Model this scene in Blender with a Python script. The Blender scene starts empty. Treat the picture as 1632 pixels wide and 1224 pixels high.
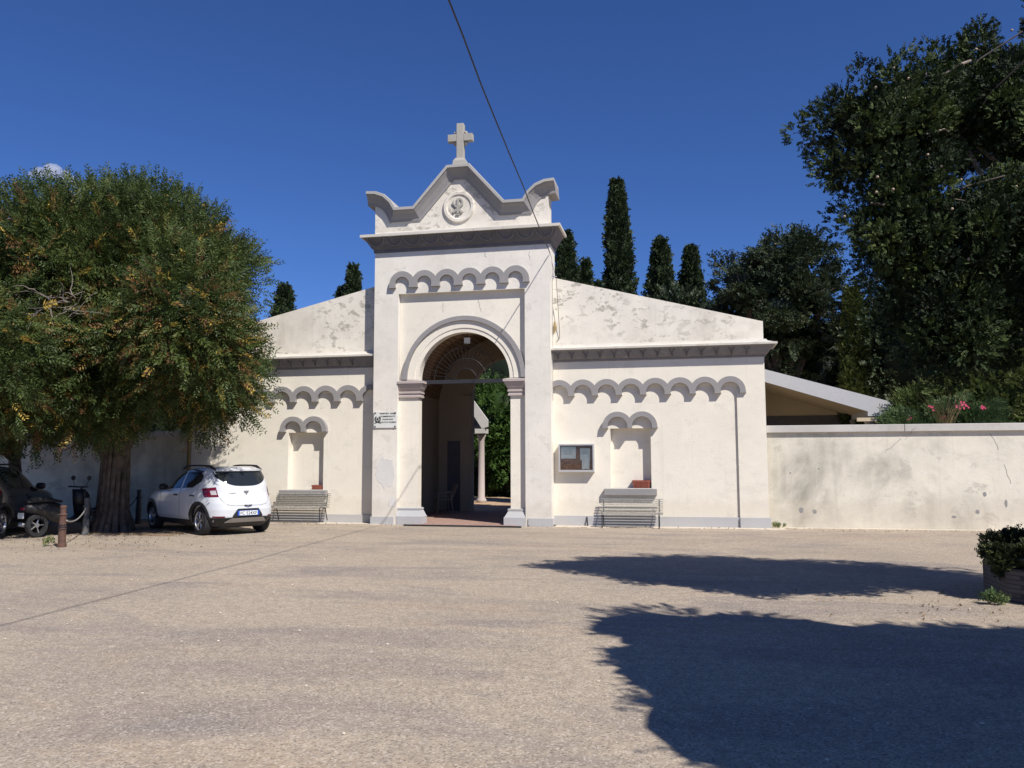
import bpy, math, random
import numpy as np
from math import sin, cos, pi, radians, sqrt, atan2
from mathutils import Vector, Matrix

sc = bpy.context.scene
col = sc.collection
# ------------------------------------------------------------------ camera
cam_d = bpy.data.cameras.new('camera'); cam = bpy.data.objects.new('camera', cam_d); col.objects.link(cam)
cam_d.sensor_width = 36.0; cam_d.lens = 36.0 * 1310 / 1632; cam_d.clip_start = 0.05; cam_d.clip_end = 5000
cam.matrix_world = (Matrix.Translation((0, 0, 1.6)) @ Matrix.Rotation(radians(11.7), 4, 'Z')
                    @ Matrix.Rotation(pi / 2 + math.atan(123 / 1310), 4, 'X') @ Matrix.Rotation(-.003, 4, 'Z'))
sc.camera = cam
# ------------------------------------------------------------------ world, sun, exposure
SUN = Vector((1.11, -1, 1.60)).normalized()
world = bpy.data.worlds.new('World'); sc.world = world; world.use_nodes = True
wn = world.node_tree; bg = wn.nodes['Background']
sky = wn.nodes.new('ShaderNodeTexSky'); sky.sky_type = 'NISHITA'; sky.sun_disc = False
sky.sun_elevation = math.asin(SUN.z); sky.sun_rotation = radians(132)
sky.altitude = 1500; sky.air_density = 1.0; sky.dust_density = 0.15; sky.ozone_density = 3.0
tint_ = wn.nodes.new('ShaderNodeMix'); tint_.data_type = 'RGBA'; tint_.blend_type = 'MULTIPLY'; tint_.inputs[0].default_value = 1
tint_.inputs[7].default_value = (.465, .70, 1.17, 1)
wn.links.new(sky.outputs[0], tint_.inputs[6]); wn.links.new(tint_.outputs[2], bg.inputs[0]); bg.inputs[1].default_value = 0.072
sun_d = bpy.data.lights.new('sun', 'SUN'); sun = bpy.data.objects.new('sun', sun_d); col.objects.link(sun)
sun_d.energy = 4.6; sun_d.angle = radians(0.5); sun_d.color = (1, .945, .88)
sun.rotation_euler = (-SUN).to_track_quat('-Z', 'Y').to_euler()
sc.view_settings.view_transform = 'Standard'; sc.view_settings.look = 'None'
sc.view_settings.exposure = 0.33; sc.view_settings.gamma = 1
sc.cycles.volume_bounces = 4; sc.cycles.max_bounces = 6; sc.cycles.transparent_max_bounces = 8

# ------------------------------------------------------------------ materials
def nodes(name):
    m = bpy.data.materials.new(name); m.use_nodes = True
    nt = m.node_tree; b = nt.nodes['Principled BSDF']
    return m, nt, b
def N(nt, typ, **kw):
    n = nt.nodes.new(typ)
    for k, v in kw.items():
        if k in n.inputs: n.inputs[k].default_value = v
        else: setattr(n, k, v)
    return n
def ramp(nt, src, stops):
    r = nt.nodes.new('ShaderNodeValToRGB'); e = r.color_ramp.elements
    while len(e) < len(stops): e.new(.5)
    for i, (p, c) in enumerate(stops):
        e[i].position = p; e[i].color = (c, c, c, 1) if not hasattr(c, '__len__') else (*c, 1)
    nt.links.new(src, r.inputs[0]); return r.outputs[0]
def mixc(nt, fac, a, b, mode='MIX'):
    m = nt.nodes.new('ShaderNodeMix'); m.data_type = 'RGBA'; m.blend_type = mode
    for s, v in ((m.inputs[0], fac), (m.inputs[6], a), (m.inputs[7], b)):
        if hasattr(v, 'is_linked'): nt.links.new(v, s)
        elif hasattr(v, '__len__'): s.default_value = (*v, 1)
        else: s.default_value = v
    return m.outputs[2]
def mapping(nt, scale=(1, 1, 1), loc=(0, 0, 0)):
    tc = nt.nodes.new('ShaderNodeTexCoord'); mp = nt.nodes.new('ShaderNodeMapping')
    mp.inputs['Scale'].default_value = scale; mp.inputs['Location'].default_value = loc
    nt.links.new(tc.outputs['Object'], mp.inputs[0]); return mp.outputs[0]
def noise(nt, vec, scale, detail=6, rough=.6, dist=0):
    n = N(nt, 'ShaderNodeTexNoise', Scale=scale, Detail=detail, Roughness=rough, Distortion=dist)
    nt.links.new(vec, n.inputs['Vector']); return n.outputs['Fac']
def bump(nt, b, h, strength=.3, dist=.01):
    n = N(nt, 'ShaderNodeBump', Strength=strength, Distance=dist)
    nt.links.new(h, n.inputs['Height']); nt.links.new(n.outputs[0], b.inputs['Normal'])

def plain(name, c, rough=.6, metal=0, var=.12, scale=8, spec=.4, bs=.0):
    m, nt, b = nodes(name)
    v = mapping(nt); n = noise(nt, v, scale, 5)
    f = ramp(nt, n, [(.3, 0), (.7, 1)])
    lo = tuple(x * (1 - var) for x in c); hi = tuple(min(1, x * (1 + var)) for x in c)
    nt.links.new(mixc(nt, f, lo, hi), b.inputs['Base Color'])
    b.inputs['Roughness'].default_value = rough; b.inputs['Metallic'].default_value = metal
    b.inputs['Specular IOR Level'].default_value = spec
    if bs: bump(nt, b, n, bs, .01)
    return m

def plaster(name, base, grime=.3, peel=.0, stain=.0, peelscale=2.2, seed=0, dirt=(.42, .38, .31), thr=.565, big=.75, splash=0):
    m, nt, b = nodes(name)
    v = mapping(nt, loc=(seed, seed * 1.7, seed * .3))
    c = base
    n1 = noise(nt, v, .9, 8, .65)
    c = mixc(nt, ramp(nt, n1, [(.35, 0), (.75, grime)]), c, tuple(x * y for x, y in zip(base, (.84, .84, .86))))
    n0 = noise(nt, v, 5, 8, .7)
    c = mixc(nt, ramp(nt, n0, [(.45, 0), (.8, grime * .6)]), c, tuple(x * .8 for x in base))
    if stain:
        n2 = noise(nt, v, big, 9, .62, .4)
        n3 = noise(nt, mapping(nt, (2.2, 2.2, .25), (seed, 0, 0)), 1.0, 6, .6)
        s = N(nt, 'ShaderNodeMath', operation='MULTIPLY'); nt.links.new(ramp(nt, n2, [(.46, 0), (.66, 1)]), s.inputs[0])
        nt.links.new(ramp(nt, n3, [(.3, .35), (.6, 1)]), s.inputs[1])
        s2 = N(nt, 'ShaderNodeMath', operation='MULTIPLY'); nt.links.new(s.outputs[0], s2.inputs[0]); s2.inputs[1].default_value = stain
        c = mixc(nt, s2.outputs[0], c, dirt)
    if peel:
        v3 = mapping(nt, (1, 1, 1.5), (seed + 3, 0, 1))
        n4 = noise(nt, v3, peelscale, 12, .72, .25)
        n5 = noise(nt, mapping(nt, loc=(seed, 5, 2)), .55, 3, .5)
        s = N(nt, 'ShaderNodeMath', operation='MULTIPLY')
        nt.links.new(ramp(nt, n4, [(thr - .01, 0), (thr + .035, 1)]), s.inputs[0]); nt.links.new(ramp(nt, n5, [(.42, .15), (.55, peel)]), s.inputs[1])
        c = mixc(nt, s.outputs[0], c, (.42, .395, .335))
    if splash:
        sz = nt.nodes.new('ShaderNodeSeparateXYZ'); tcz = nt.nodes.new('ShaderNodeTexCoord'); nt.links.new(tcz.outputs['Object'], sz.inputs[0])
        q = N(nt, 'ShaderNodeMath', operation='MULTIPLY_ADD'); nt.links.new(noise(nt, v, 2.6, 8, .7), q.inputs[0]); q.inputs[1].default_value = -1.05; nt.links.new(sz.outputs[2], q.inputs[2])
        c = mixc(nt, ramp(nt, q.outputs[0], [(-.0 + .0, .55 * splash), (.0001, .5 * splash)]) if False else ramp(nt, q.outputs[0], [(0.0, .34 * splash), (.2, 0)]), c, (.50, .44, .35))
        stq = noise(nt, mapping(nt, (7, 7, .28), (seed, 1, 0)), 1.0, 7, .7)
        c = mixc(nt, ramp(nt, stq, [(.56, 0), (.75, .40 * splash)]), c, tuple(x * .62 for x in base))
    # small spots of damage
    vo = N(nt, 'ShaderNodeTexVoronoi', Scale=1.7); nt.links.new(mapping(nt, loc=(seed, 0, 0)), vo.inputs['Vector'])
    n6 = noise(nt, v, 14, 4)
    ad = N(nt, 'ShaderNodeMath', operation='MULTIPLY_ADD'); nt.links.new(n6, ad.inputs[0]); ad.inputs[1].default_value = .09
    nt.links.new(vo.outputs['Distance'], ad.inputs[2])
    c = mixc(nt, ramp(nt, ad.outputs[0], [(.066, .55), (.072, 0)]), c, (.35, .32, .28))
    nt.links.new(c, b.inputs['Base Color']); b.inputs['Roughness'].default_value = .9
    b.inputs['Specular IOR Level'].default_value = .15
    bump(nt, b, noise(nt, v, 22, 6, .7), .35, .012)
    return m

def foliage(name, stops, trans=.25, rough=.55):
    m, nt, b = nodes(name)
    at = nt.nodes.new('ShaderNodeAttribute'); at.attribute_name = 'tint'
    c = ramp(nt, at.outputs['Fac'], stops)
    nt.links.new(c, b.inputs['Base Color']); b.inputs['Roughness'].default_value = rough
    b.inputs['Specular IOR Level'].default_value = .3
    t = nt.nodes.new('ShaderNodeBsdfTranslucent'); nt.links.new(c, t.inputs[0])
    mx = nt.nodes.new('ShaderNodeMixShader'); mx.inputs[0].default_value = trans
    out = nt.nodes['Material Output']
    nt.links.new(b.outputs[0], mx.inputs[1]); nt.links.new(t.outputs[0], mx.inputs[2]); nt.links.new(mx.outputs[0], out.inputs[0])
    return m

M = {}
CREAM = (.80, .745, .62)
M['plaster'] = plaster('cream_plaster', (.80, .75, .635), .55, .14, .12, 1.6, 1, (.5, .46, .38), splash=.7)
M['gable'] = plaster('weathered_plaster', (.79, .745, .64), 1.0, 1.0, .6, 2.9, 4, thr=.535, splash=.9)
M['tower'] = plaster('tower_plaster', (.78, .74, .655), .9, .3, .25, 1.8, 9, splash=.8)
M['ped'] = plaster('pediment_plaster', (.77, .72, .62), 1, 1, .55, 3.0, 12, thr=.53, splash=.9)
M['wall'] = plaster('boundary_plaster', (.78, .735, .61), 1.0, .5, 1.0, 1.9, 21, (.36, .34, .28), big=.6, splash=1)
M['greytrim'] = plaster('grey_trim', (.29, .28, .275), .5, .15, 0, 3, 5)
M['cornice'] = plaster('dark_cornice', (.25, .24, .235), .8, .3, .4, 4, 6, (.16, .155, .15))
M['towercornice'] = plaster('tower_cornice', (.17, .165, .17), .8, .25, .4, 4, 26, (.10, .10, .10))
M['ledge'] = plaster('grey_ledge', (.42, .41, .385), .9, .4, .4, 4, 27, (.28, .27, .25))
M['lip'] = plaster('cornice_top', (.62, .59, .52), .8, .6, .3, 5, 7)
M['plinth'] = plaster('plinth_grey', (.46, .46, .46), .6, .2, .3, 4, 8)
M['pink'] = plaster('pinkish_stone', (.46, .40, .375), .6, .2, .2, 4, 14)
M['stone'] = plaster('weathered_stone', (.40, .385, .34), 1, .3, .5, 7, 15, (.27, .24, .18))
M['coping'] = plaster('coping_concrete', (.55, .53, .49), .7, .4, .4, 3, 16, (.3, .28, .24))
M['concrete'] = plaster('roof_concrete', (.52, .52, .52), .5, .1, .2, 3, 17)
M['beige'] = plaster('beige_soffit', (.62, .52, .36), .3, 0, 0, 2, 18)
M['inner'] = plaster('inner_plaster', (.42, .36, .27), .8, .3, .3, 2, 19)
M['slate'] = plain('shade_slate', (.12, .12, .13), .7)
M['brass'] = plain('tarnished_metal', (.22, .17, .07), .5, .4)
M['iron'] = plain('dark_iron', (.05, .05, .055), .5, .5)
M['black'] = plain('black_plastic', (.022, .022, .024), .5)
M['rubber'] = plain('tyre_rubber', (.02, .02, .021), .8)
M['tan_metal'] = plain('downpipe_metal', (.17, .13, .055), .5, .2)
M['rust'] = plain('rusty_brown_paint', (.105, .056, .040), .65, .0, .3, 14, .4, .3)
M['greypost'] = plain('grey_post', (.12, .12, .115), .7, 0, .25)
M['wire'] = plain('black_wire', (.03, .03, .035), .6)
M['bench'] = plain('weathered_bench_paint', (.35, .335, .295), .75, 0, .45, 25)
M['terra'] = plain('terracotta', (.27, .085, .055), .8, 0, .2, 10, .3, .2)
M['bark'] = plain('bark', (.10, .078, .062), .95, 0, .5, 6, .2, 1.0)
M['greybark'] = plain('grey_bark', (.22, .19, .16), .95, 0, .3, 6, .2, .8)
M['alu'] = plain('aluminium', (.62, .60, .57), .4, .5, .05)
M['papers'] = plain('paper', (.62, .66, .66), .8, 0, .1, 20)
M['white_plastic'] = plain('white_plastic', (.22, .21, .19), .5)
M['marble'] = plain('white_marble', (.66, .67, .63), .35, 0, .05, 5)
M['ink'] = plain('engraved_black', (.03, .03, .03), .7)
M['white_sheet'] = plain('plate_white', (.75, .77, .78), .4, 0, .02)
M['plateblue'] = plain('plate_blue', (.02, .09, .42), .4, 0, .05)
M['silver'] = plain('silver_plastic', (.42, .42, .43), .35, .6, .05)
M['rim'] = plain('alloy_rim', (.42, .42, .44), .3, .8, .05)
M['chrome'] = plain('chrome', (.6, .6, .6), .15, 1, .03)
M['cloudmat'] = plain('cloud_white', (.85, .86, .88), 1)
M['pinkflower'] = plain('oleander_petals', (.62, .07, .16), .7, 0, .3)
M['cone'] = plain('pale_cones', (.42, .33, .24), .8)
def car_paint(name, c, rough=.25):
    m = plain(name, c, rough, 0, .02, 3, .5); b = m.node_tree.nodes['Principled BSDF']
    b.inputs['Coat Weight'].default_value = .7; b.inputs['Coat Roughness'].default_value = .05; return m
M['carwhite'] = car_paint('white_car_paint', (.62, .64, .66))
M['cardark'] = car_paint('dark_blue_car_paint', (.012, .014, .022))
def glassy(name, c, rough=.05, spec=.7, tr=0):
    m, nt, b = nodes(name)
    nt.links.new(mixc(nt, ramp(nt, noise(nt, mapping(nt), 6, 3), [(.3, 0), (.7, 1)]), tuple(x * .85 for x in c), c), b.inputs['Base Color'])
    b.inputs['Roughness'].default_value = rough; b.inputs['Specular IOR Level'].default_value = spec
    b.inputs['Transmission Weight'].default_value = tr; b.inputs['IOR'].default_value = 1.45; return m
M['carglass'] = glassy('tinted_glass', (.02, .024, .026))
M['redlens'] = glassy('red_lens', (.15, .008, .025), .08)
M['clearlens'] = glassy('clear_lens', (.55, .5, .52), .1)
M['caseglass'] = glassy('case_glass', (.95, .97, .97), .02, .5, 1)
# brown pinboard
m, nt, b = nodes('pinboard'); v = mapping(nt, (1, 1, 2))
nt.links.new(ramp(nt, noise(nt, v, 9, 8, .7), [(.35, (.10, .045, .025)), (.55, (.26, .115, .06)), (.75, (.36, .24, .17))]), b.inputs['Base Color'])
b.inputs['Roughness'].default_value = .9; M['pinboard'] = m
# brick / stone vault
def brickmat(name, c1, c2, mortar, scale, off=.5):
    m, nt, b = nodes(name)
    br = N(nt, 'ShaderNodeTexBrick', Scale=scale); br.offset = off
    br.inputs['Color1'].default_value = (*c1, 1); br.inputs['Color2'].default_value = (*c2, 1); br.inputs['Mortar'].default_value = (*mortar, 1)
    br.inputs['Mortar Size'].default_value = .03
    tc = nt.nodes.new('ShaderNodeTexCoord'); sx = nt.nodes.new('ShaderNodeSeparateXYZ'); cx = nt.nodes.new('ShaderNodeCombineXYZ')
    nt.links.new(tc.outputs['Object'], sx.inputs[0])
    ad = N(nt, 'ShaderNodeMath', operation='ADD'); nt.links.new(sx.outputs[0], ad.inputs[0]); nt.links.new(sx.outputs[1], ad.inputs[1])
    nt.links.new(ad.outputs[0], cx.inputs[0]); nt.links.new(sx.outputs[2], cx.inputs[1])
    nt.links.new(cx.outputs[0], br.inputs['Vector'])
    n = noise(nt, mapping(nt), 3, 6)
    nt.links.new(mixc(nt, ramp(nt, n, [(.3, .0), (.8, .6)]), br.outputs['Color'], tuple(x * .5 for x in c1)), b.inputs['Base Color'])
    b.inputs['Roughness'].default_value = .95; bump(nt, b, br.outputs['Fac'], -.5, .02); return m
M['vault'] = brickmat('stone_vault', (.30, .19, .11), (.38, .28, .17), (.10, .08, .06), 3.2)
M['planterbrick'] = brickmat('grey_brick', (.13, .11, .10), (.17, .14, .125), (.07, .065, .06), 5)
# roof tiles
M['tiles'] = plain('roof_tiles', (.38, .22, .14), .9, 0, .3, 5)
# ground
m, nt, b = nodes('asphalt_ground'); v = mapping(nt)
base = ramp(nt, noise(nt, v, .25, 7, .6), [(.3, (.345, .290, .225)), (.5, (.440, .367, .275)), (.72, (.495, .412, .306))])
st = ramp(nt, noise(nt, mapping(nt, (.4, 1.2, 1)), .7, 9, .68, .8), [(.50, 0), (.64, .80)])
c = mixc(nt, st, base, (.255, .222, .20))
st2 = ramp(nt, noise(nt, mapping(nt, (.5, 1.3, 1), (7, 3, 0)), .55, 6, .62, .5), [(.57, 0), (.68, .55)])
c = mixc(nt, st2, c, (.45, .335, .225))
# wheel tracks worn by turning cars
wt = nt.nodes.new('ShaderNodeTexWave'); wt.wave_type = 'RINGS'; wt.inputs['Scale'].default_value = .16; wt.inputs['Distortion'].default_value = 5; wt.inputs['Detail'].default_value = 4; wt.inputs['Detail Scale'].default_value = .5
nt.links.new(mapping(nt, (1, 1, 1), (6, -22, 0)), wt.inputs['Vector'])
wm = N(nt, 'ShaderNodeMath', operation='MULTIPLY'); nt.links.new(ramp(nt, wt.outputs['Fac'], [(.78, 0), (.95, .5)]), wm.inputs[0]); nt.links.new(ramp(nt, noise(nt, v, .4, 4), [(.45, 0), (.6, 1)]), wm.inputs[1])
c = mixc(nt, wm.outputs[0], c, (.25, .215, .19))
vo = N(nt, 'ShaderNodeTexVoronoi', Scale=82.0); nt.links.new(v, vo.inputs['Vector'])
sp = N(nt, 'ShaderNodeSeparateColor'); nt.links.new(vo.outputs['Color'], sp.inputs[0])
c = mixc(nt, ramp(nt, sp.outputs[0], [(.0, .8), (.16, .4), (.5, 0)]), c, (.13, .11, .10))
c = mixc(nt, ramp(nt, sp.outputs[1], [(.72, 0), (1.0, .62)]), c, (.70, .62, .52))
vb = N(nt, 'ShaderNodeTexVoronoi', Scale=26.0); nt.links.new(v, vb.inputs['Vector']); sb = N(nt, 'ShaderNodeSeparateColor'); nt.links.new(vb.outputs['Color'], sb.inputs[0])
mb_ = N(nt, 'ShaderNodeMath', operation='MULTIPLY'); nt.links.new(ramp(nt, sb.outputs[0], [(.93, 0), (.95, .7)]), mb_.inputs[0]); nt.links.new(ramp(nt, vb.outputs['Distance'], [(.12, 1), (.22, 0)]), mb_.inputs[1])
c = mixc(nt, mb_.outputs[0], c, (.13, .105, .09))
n9 = noise(nt, v, 9, 8, .75)
c = mixc(nt, ramp(nt, n9, [(.40, .32), (.58, 0)]), c, (.21, .175, .15))
nc = noise(nt, mapping(nt, (1, 1, 1), (2, 9, 0)), .9, 9, .55, 1.2)
c = mixc(nt, ramp(nt, nc, [(.494, 0), (.4985, .30), (.5015, .30), (.506, 0)]), c, (.2, .165, .135))
nt.links.new(c, b.inputs['Base Color']); b.inputs['Roughness'].default_value = .95; b.inputs['Specular IOR Level'].default_value = .04
bump(nt, b, sp.outputs[0], .55, .008); M['ground'] = m
M['gravel'] = plain('pale_gravel', (.58, .51, .41), .95, 0, .35, 30, .1, .6)
M['soil'] = plain('dry_soil', (.26, .19, .13), .95, 0, .4, 12, .1, .6)
M['path'] = plain('garden_path', (.46, .32, .20), .95, 0, .25, 6, .1, .5)
M['tilefloor'] = plain('terracotta_floor', (.36, .235, .19), .8, 0, .2, 6)

M['leaf_left'] = foliage('autumn_leaves', [(0, (.032, .050, .014)), (.35, (.062, .095, .024)), (.62, (.110, .145, .036)), (.80, (.16, .16, .045)), (.88, (.20, .11, .045)), (.94, (.17, .075, .04)), (1, (.50, .36, .07))], .3)
M['leaf_dark'] = foliage('dark_conifer', [(0, (.010, .018, .008)), (.5, (.022, .040, .014)), (.85, (.052, .080, .020)), (1, (.09, .12, .03))], .10, .75)
M['leaf_cyp'] = foliage('cypress_green', [(0, (.016, .028, .012)), (.5, (.032, .052, .018)), (1, (.060, .085, .028))], .1)
M['leaf_ced'] = foliage('cedar_green', [(0, (.014, .024, .012)), (.5, (.028, .045, .020)), (1, (.055, .072, .032))], .1)
M['leaf_light'] = foliage('light_shrub', [(0, (.07, .10, .025)), (.5, (.12, .16, .045)), (1, (.19, .22, .08))], .3)
M['leaf_ole'] = foliage('oleander_leaves', [(0, (.045, .08, .03)), (.6, (.085, .14, .05)), (1, (.16, .20, .07))], .25)
M['leaf_garden'] = foliage('garden_tree', [(0, (.03, .06, .012)), (.5, (.06, .12, .022)), (1, (.10, .18, .04))], .3)
M['leaf_hedge'] = foliage('planter_shrub', [(0, (.018, .025, .012)), (.5, (.045, .055, .02)), (.75, (.10, .115, .03)), (1, (.24, .22, .08))], .2)
M['leaf_lit'] = foliage('sunlit_cypress', [(0, (.04, .06, .015)), (.5, (.075, .10, .025)), (1, (.12, .15, .04))], .15)  # brighter copy of the cypress green, sunlight put into the leaf colour
M['dry'] = plain('dry_stems', (.33, .25, .12), .9)

# ------------------------------------------------------------------ mesh helpers
ORG = {}
class MB:
    def __init__(s): s.v = []; s.f = []
    def add(s, vs, fs):
        o = len(s.v); s.v += [tuple(p) for p in vs]; s.f += [tuple(i + o for i in f) for f in fs]; return s
    def box(s, x0, x1, y0, y1, z0, z1):
        return s.add([(x0, y0, z0), (x1, y0, z0), (x1, y1, z0), (x0, y1, z0), (x0, y0, z1), (x1, y0, z1), (x1, y1, z1), (x0, y1, z1)],
                     [(3, 2, 1, 0), (4, 5, 6, 7), (0, 1, 5, 4), (1, 2, 6, 5), (2, 3, 7, 6), (3, 0, 4, 7)])
    def prism(s, pts, y0, y1):            # polygon in x,z pushed along y
        n = len(pts); vs = [(x, y0, z) for x, z in pts] + [(x, y1, z) for x, z in pts]
        return s.add(vs, [tuple(range(n)), tuple(range(2 * n - 1, n - 1, -1))] + [(i, (i + 1) % n, (i + 1) % n + n, i + n)[::-1] for i in range(n)])
    def slab(s, pts, z0, z1):             # polygon in x,y pushed along z
        n = len(pts); vs = [(x, y, z0) for x, y in pts] + [(x, y, z1) for x, y in pts]
        return s.add(vs, [tuple(range(n - 1, -1, -1)), tuple(range(n, 2 * n))] + [(i, (i + 1) % n, (i + 1) % n + n, i + n) for i in range(n)])
    def loft(s, rings, cap=True, closed=True):
        n = len(rings[0]); vs = [p for r in rings for p in r]; fs = []
        for k in range(len(rings) - 1):
            for i in range(n if closed else n - 1):
                j = (i + 1) % n; fs.append((k * n + i, k * n + j, (k + 1) * n + j, (k + 1) * n + i))
        if cap: fs += [tuple(range(n - 1, -1, -1)), tuple(range((len(rings) - 1) * n, len(rings) * n))]
        return s.add(vs, fs)
    def tube(s, path, r, n=8, cap=True):
        path = [Vector(p) for p in path]; rs = r if hasattr(r, '__len__') else [r] * len(path)
        rings = []; a = None
        for i, p in enumerate(path):
            t = (path[min(i + 1, len(path) - 1)] - path[max(i - 1, 0)]).normalized()
            if a is None: a = t.orthogonal().normalized()
            a = (a - t * a.dot(t)); a = a.normalized() if a.length > 1e-6 else t.orthogonal().normalized()
            b = t.cross(a); rings.append([p + (a * cos(2 * pi * k / n) + b * sin(2 * pi * k / n)) * rs[i] for k in range(n)])
        return s.loft(rings, cap)
    def lathe(s, prof, c=(0, 0, 0), n=24, axis='z', cap=True):
        rings = []
        for r, h in prof:
            ring = []
            for k in range(n):
                a = 2 * pi * k / n
                if axis == 'z': ring.append((c[0] + r * cos(a), c[1] + r * sin(a), c[2] + h))
                elif axis == 'y': ring.append((c[0] + r * cos(a), c[1] + h, c[2] + r * sin(a)))
            rings.append(ring)
        return s.loft(rings, cap)
    def build(s, name, mat, parent=None, smooth=False, bevel=0):
        me = bpy.data.meshes.new(name)
        o0 = ORG.get(parent.name, (0, 0, 0)) if parent else (0, 0, 0)
        me.from_pydata([(x - o0[0], y - o0[1], z - o0[2]) for x, y, z in s.v], [], s.f)
        me.validate(); me.update()
        me.materials.append(M[mat] if isinstance(mat, str) else mat)
        ob = bpy.data.objects.new(name, me); col.objects.link(ob)
        if parent: ob.parent = parent; ORG[ob.name] = o0
        if smooth:
            for p in me.polygons: p.use_smooth = True
        if bevel:
            md = ob.modifiers.new('bevel', 'BEVEL'); md.width = bevel; md.segments = 2; md.limit_method = 'ANGLE'; md.angle_limit = radians(40)
        return ob
def tag(o, label=None, cat=None, group=None, kind=None):
    if label: o['label'] = label
    if cat: o['category'] = cat
    if group: o['group'] = group
    if kind: o['kind'] = kind
    return o
def thing(name, label, cat, loc=(0, 0, 0), rz=0, group=None, world=False):
    o = bpy.data.objects.new(name, None); col.objects.link(o); o.location = loc; o.rotation_euler = (0, 0, rz)
    o.empty_display_size = .1; tag(o, label, cat, group)
    ORG[o.name] = tuple(loc) if world else (0, 0, 0)
    return o
def copy_tree(o, parent=None):
    c = o.copy(); col.objects.link(c); c.parent = parent
    for ch in list(o.children): copy_tree(ch, c)
    return c
def text_mesh(name, txt, size, mat, parent, loc, rot, align='CENTER', depth=.001, bold=0):
    cu = bpy.data.curves.new(name, 'FONT'); cu.body = txt; cu.size = size; cu.align_x = align; cu.extrude = depth; cu.offset = bold
    t = bpy.data.objects.new(name + '_tmp', cu); col.objects.link(t)
    dg = bpy.context.evaluated_depsgraph_get(); me = bpy.data.meshes.new_from_object(t.evaluated_get(dg))
    bpy.data.objects.remove(t); me.name = name; me.materials.clear(); me.materials.append(M[mat])
    o = bpy.data.objects.new(name, me); col.objects.link(o); o.parent = parent
    og = ORG.get(parent.name, (0, 0, 0)); o.location = [a - b for a, b in zip(loc, og)]; o.rotation_euler = rot
    return o
def arcpts(cx, cz, r, a0, a1, n):
    return [(cx + r * cos(a0 + (a1 - a0) * i / n), cz + r * sin(a0 + (a1 - a0) * i / n)) for i in range(n + 1)]

# ------------------------------------------------------------------ ground
g = MB().add([(-400, -400, 0), (400, -400, 0), (400, 600, 0), (-400, 600, 0)], [(0, 1, 2, 3)]).build('ground', 'ground'); tag(g, kind='structure')
random.seed(3)
def ragged(xa, xb, y0, y1, step=.35, amp=.12):
    pts = []; x = xa
    while x < xb: pts.append((x, y0 + random.uniform(-amp, amp))); x += step * random.uniform(.5, 1.5)
    return pts + [(xb, y0), (xb, y1), (xa, y1)]
tag(MB().slab(ragged(-8.0, -13.4 + 5.2, 0, 0), 0, .001).build('verge_tmp', 'gravel') if False else MB().slab(ragged(-3.1, 2.3, 20.0, 20.7, .3, .12), -.02, .012).build('gravel_verge', 'gravel'), kind='structure')
tag(MB().slab(ragged(2.3, 16, 20.5, 20.75, .5, .07), -.02, .012).build('gravel_verge', 'gravel'), kind='structure')
tag(MB().slab(ragged(-13.3, -7.4, 20.02, 20.7, .35, .07), -.02, .014).build('gravel_verge', 'gravel'), kind='structure')
tag(MB().slab(ragged(-22, -11.0, 16.2, 21, .5, .2), -.02, .016).build('soil_bed', 'soil'), kind='structure')
tag(MB().slab([(-30, 25.3), (20, 25.3), (20, 45), (-30, 45)], -.02, .01).build('garden_path', 'path'), kind='structure')

# ------------------------------------------------------------------ cemetery gate building
CX = -5.51; XL, XR = -7.84, -3.18; Y0 = 20.1; YF = 20.235; YW = 20.5; YU = 20.45
OC, OR, OZ = -5.44, 1.21, 3.70                     # opening centre, radius, springing
B = thing('gatehouse', 'cream cemetery gatehouse with tall arched portal, grey scalloped friezes and a stone cross on top', 'building', (CX, Y0, 0), world=True)
# tower front, frame around the field
mb = MB(); YB = 20.90; YP = 20.5
mb.box(XL, -7.18, Y0, YB, -.1, 7.62); mb.box(-3.83, XR, Y0, YB, -.1, 7.62); mb.box(-7.18, -3.83, Y0, YB, 5.95, 7.62)
tw = mb.build('tower_wall', 'tower', B)
# field with arched opening
pts_o = [(-7.18, 0), (-7.18, 5.95), (-3.83, 5.95), (-3.83, 0), (OC + OR, 0)] + arcpts(OC, OZ, OR, 0, pi, 40) + [(OC - OR, 0)]
def ring_face(mb, outer, inner, y):
    pass
mb = MB()
n = 40; ins = arcpts(OC, OZ, OR, pi, 0, n)
outs = []
for x, z in ins:                                     # project on the field's rectangle
    dx, dz = x - OC, z - OZ
    t = min((3.35 / 2 + .06) / abs(dx) if abs(dx) > 1e-6 else 9, (5.95 - OZ) / dz if dz > 1e-6 else 9)
    outs.append((max(-7.18, min(-3.83, OC + dx * t)), OZ + dz * t if dz > 1e-6 else OZ))
vs = [(x, YF, z) for x, z in ins] + [(x, YF, z) for x, z in outs] + [(x, YP, z) for x, z in ins] + [(x, YP, z) for x, z in outs]
k = n + 1; fs = []
for i in range(n):
    fs += [(i, i + 1, k + i + 1, k + i), (2 * k + i, 3 * k + i, 3 * k + i + 1, 2 * k + i + 1), (i, 2 * k + i, 2 * k + i + 1, i + 1)]
mb.add(vs, fs)
# corner fillers of the rectangle
def corner(i0, cxx):
    pass
ci = [i for i in range(n) if (abs(outs[i][0] - outs[i + 1][0]) > 1e-4 and abs(outs[i][1] - outs[i + 1][1]) > 1e-4)]
for i in ci:
    cxx = -7.18 if outs[i][0] < OC else -3.83
    a, b2 = outs[i], outs[i + 1]
    mb.add([(a[0], YF, a[1]), (b2[0], YF, b2[1]), (cxx, YF, 5.95)], [(0, 1, 2)])
mb.box(-7.18, OC - OR, YF, YP, -.1, OZ); mb.box(OC + OR, -3.83, YF, YP, -.1, OZ)
mb.build('portal_field', 'plaster', B)
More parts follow.
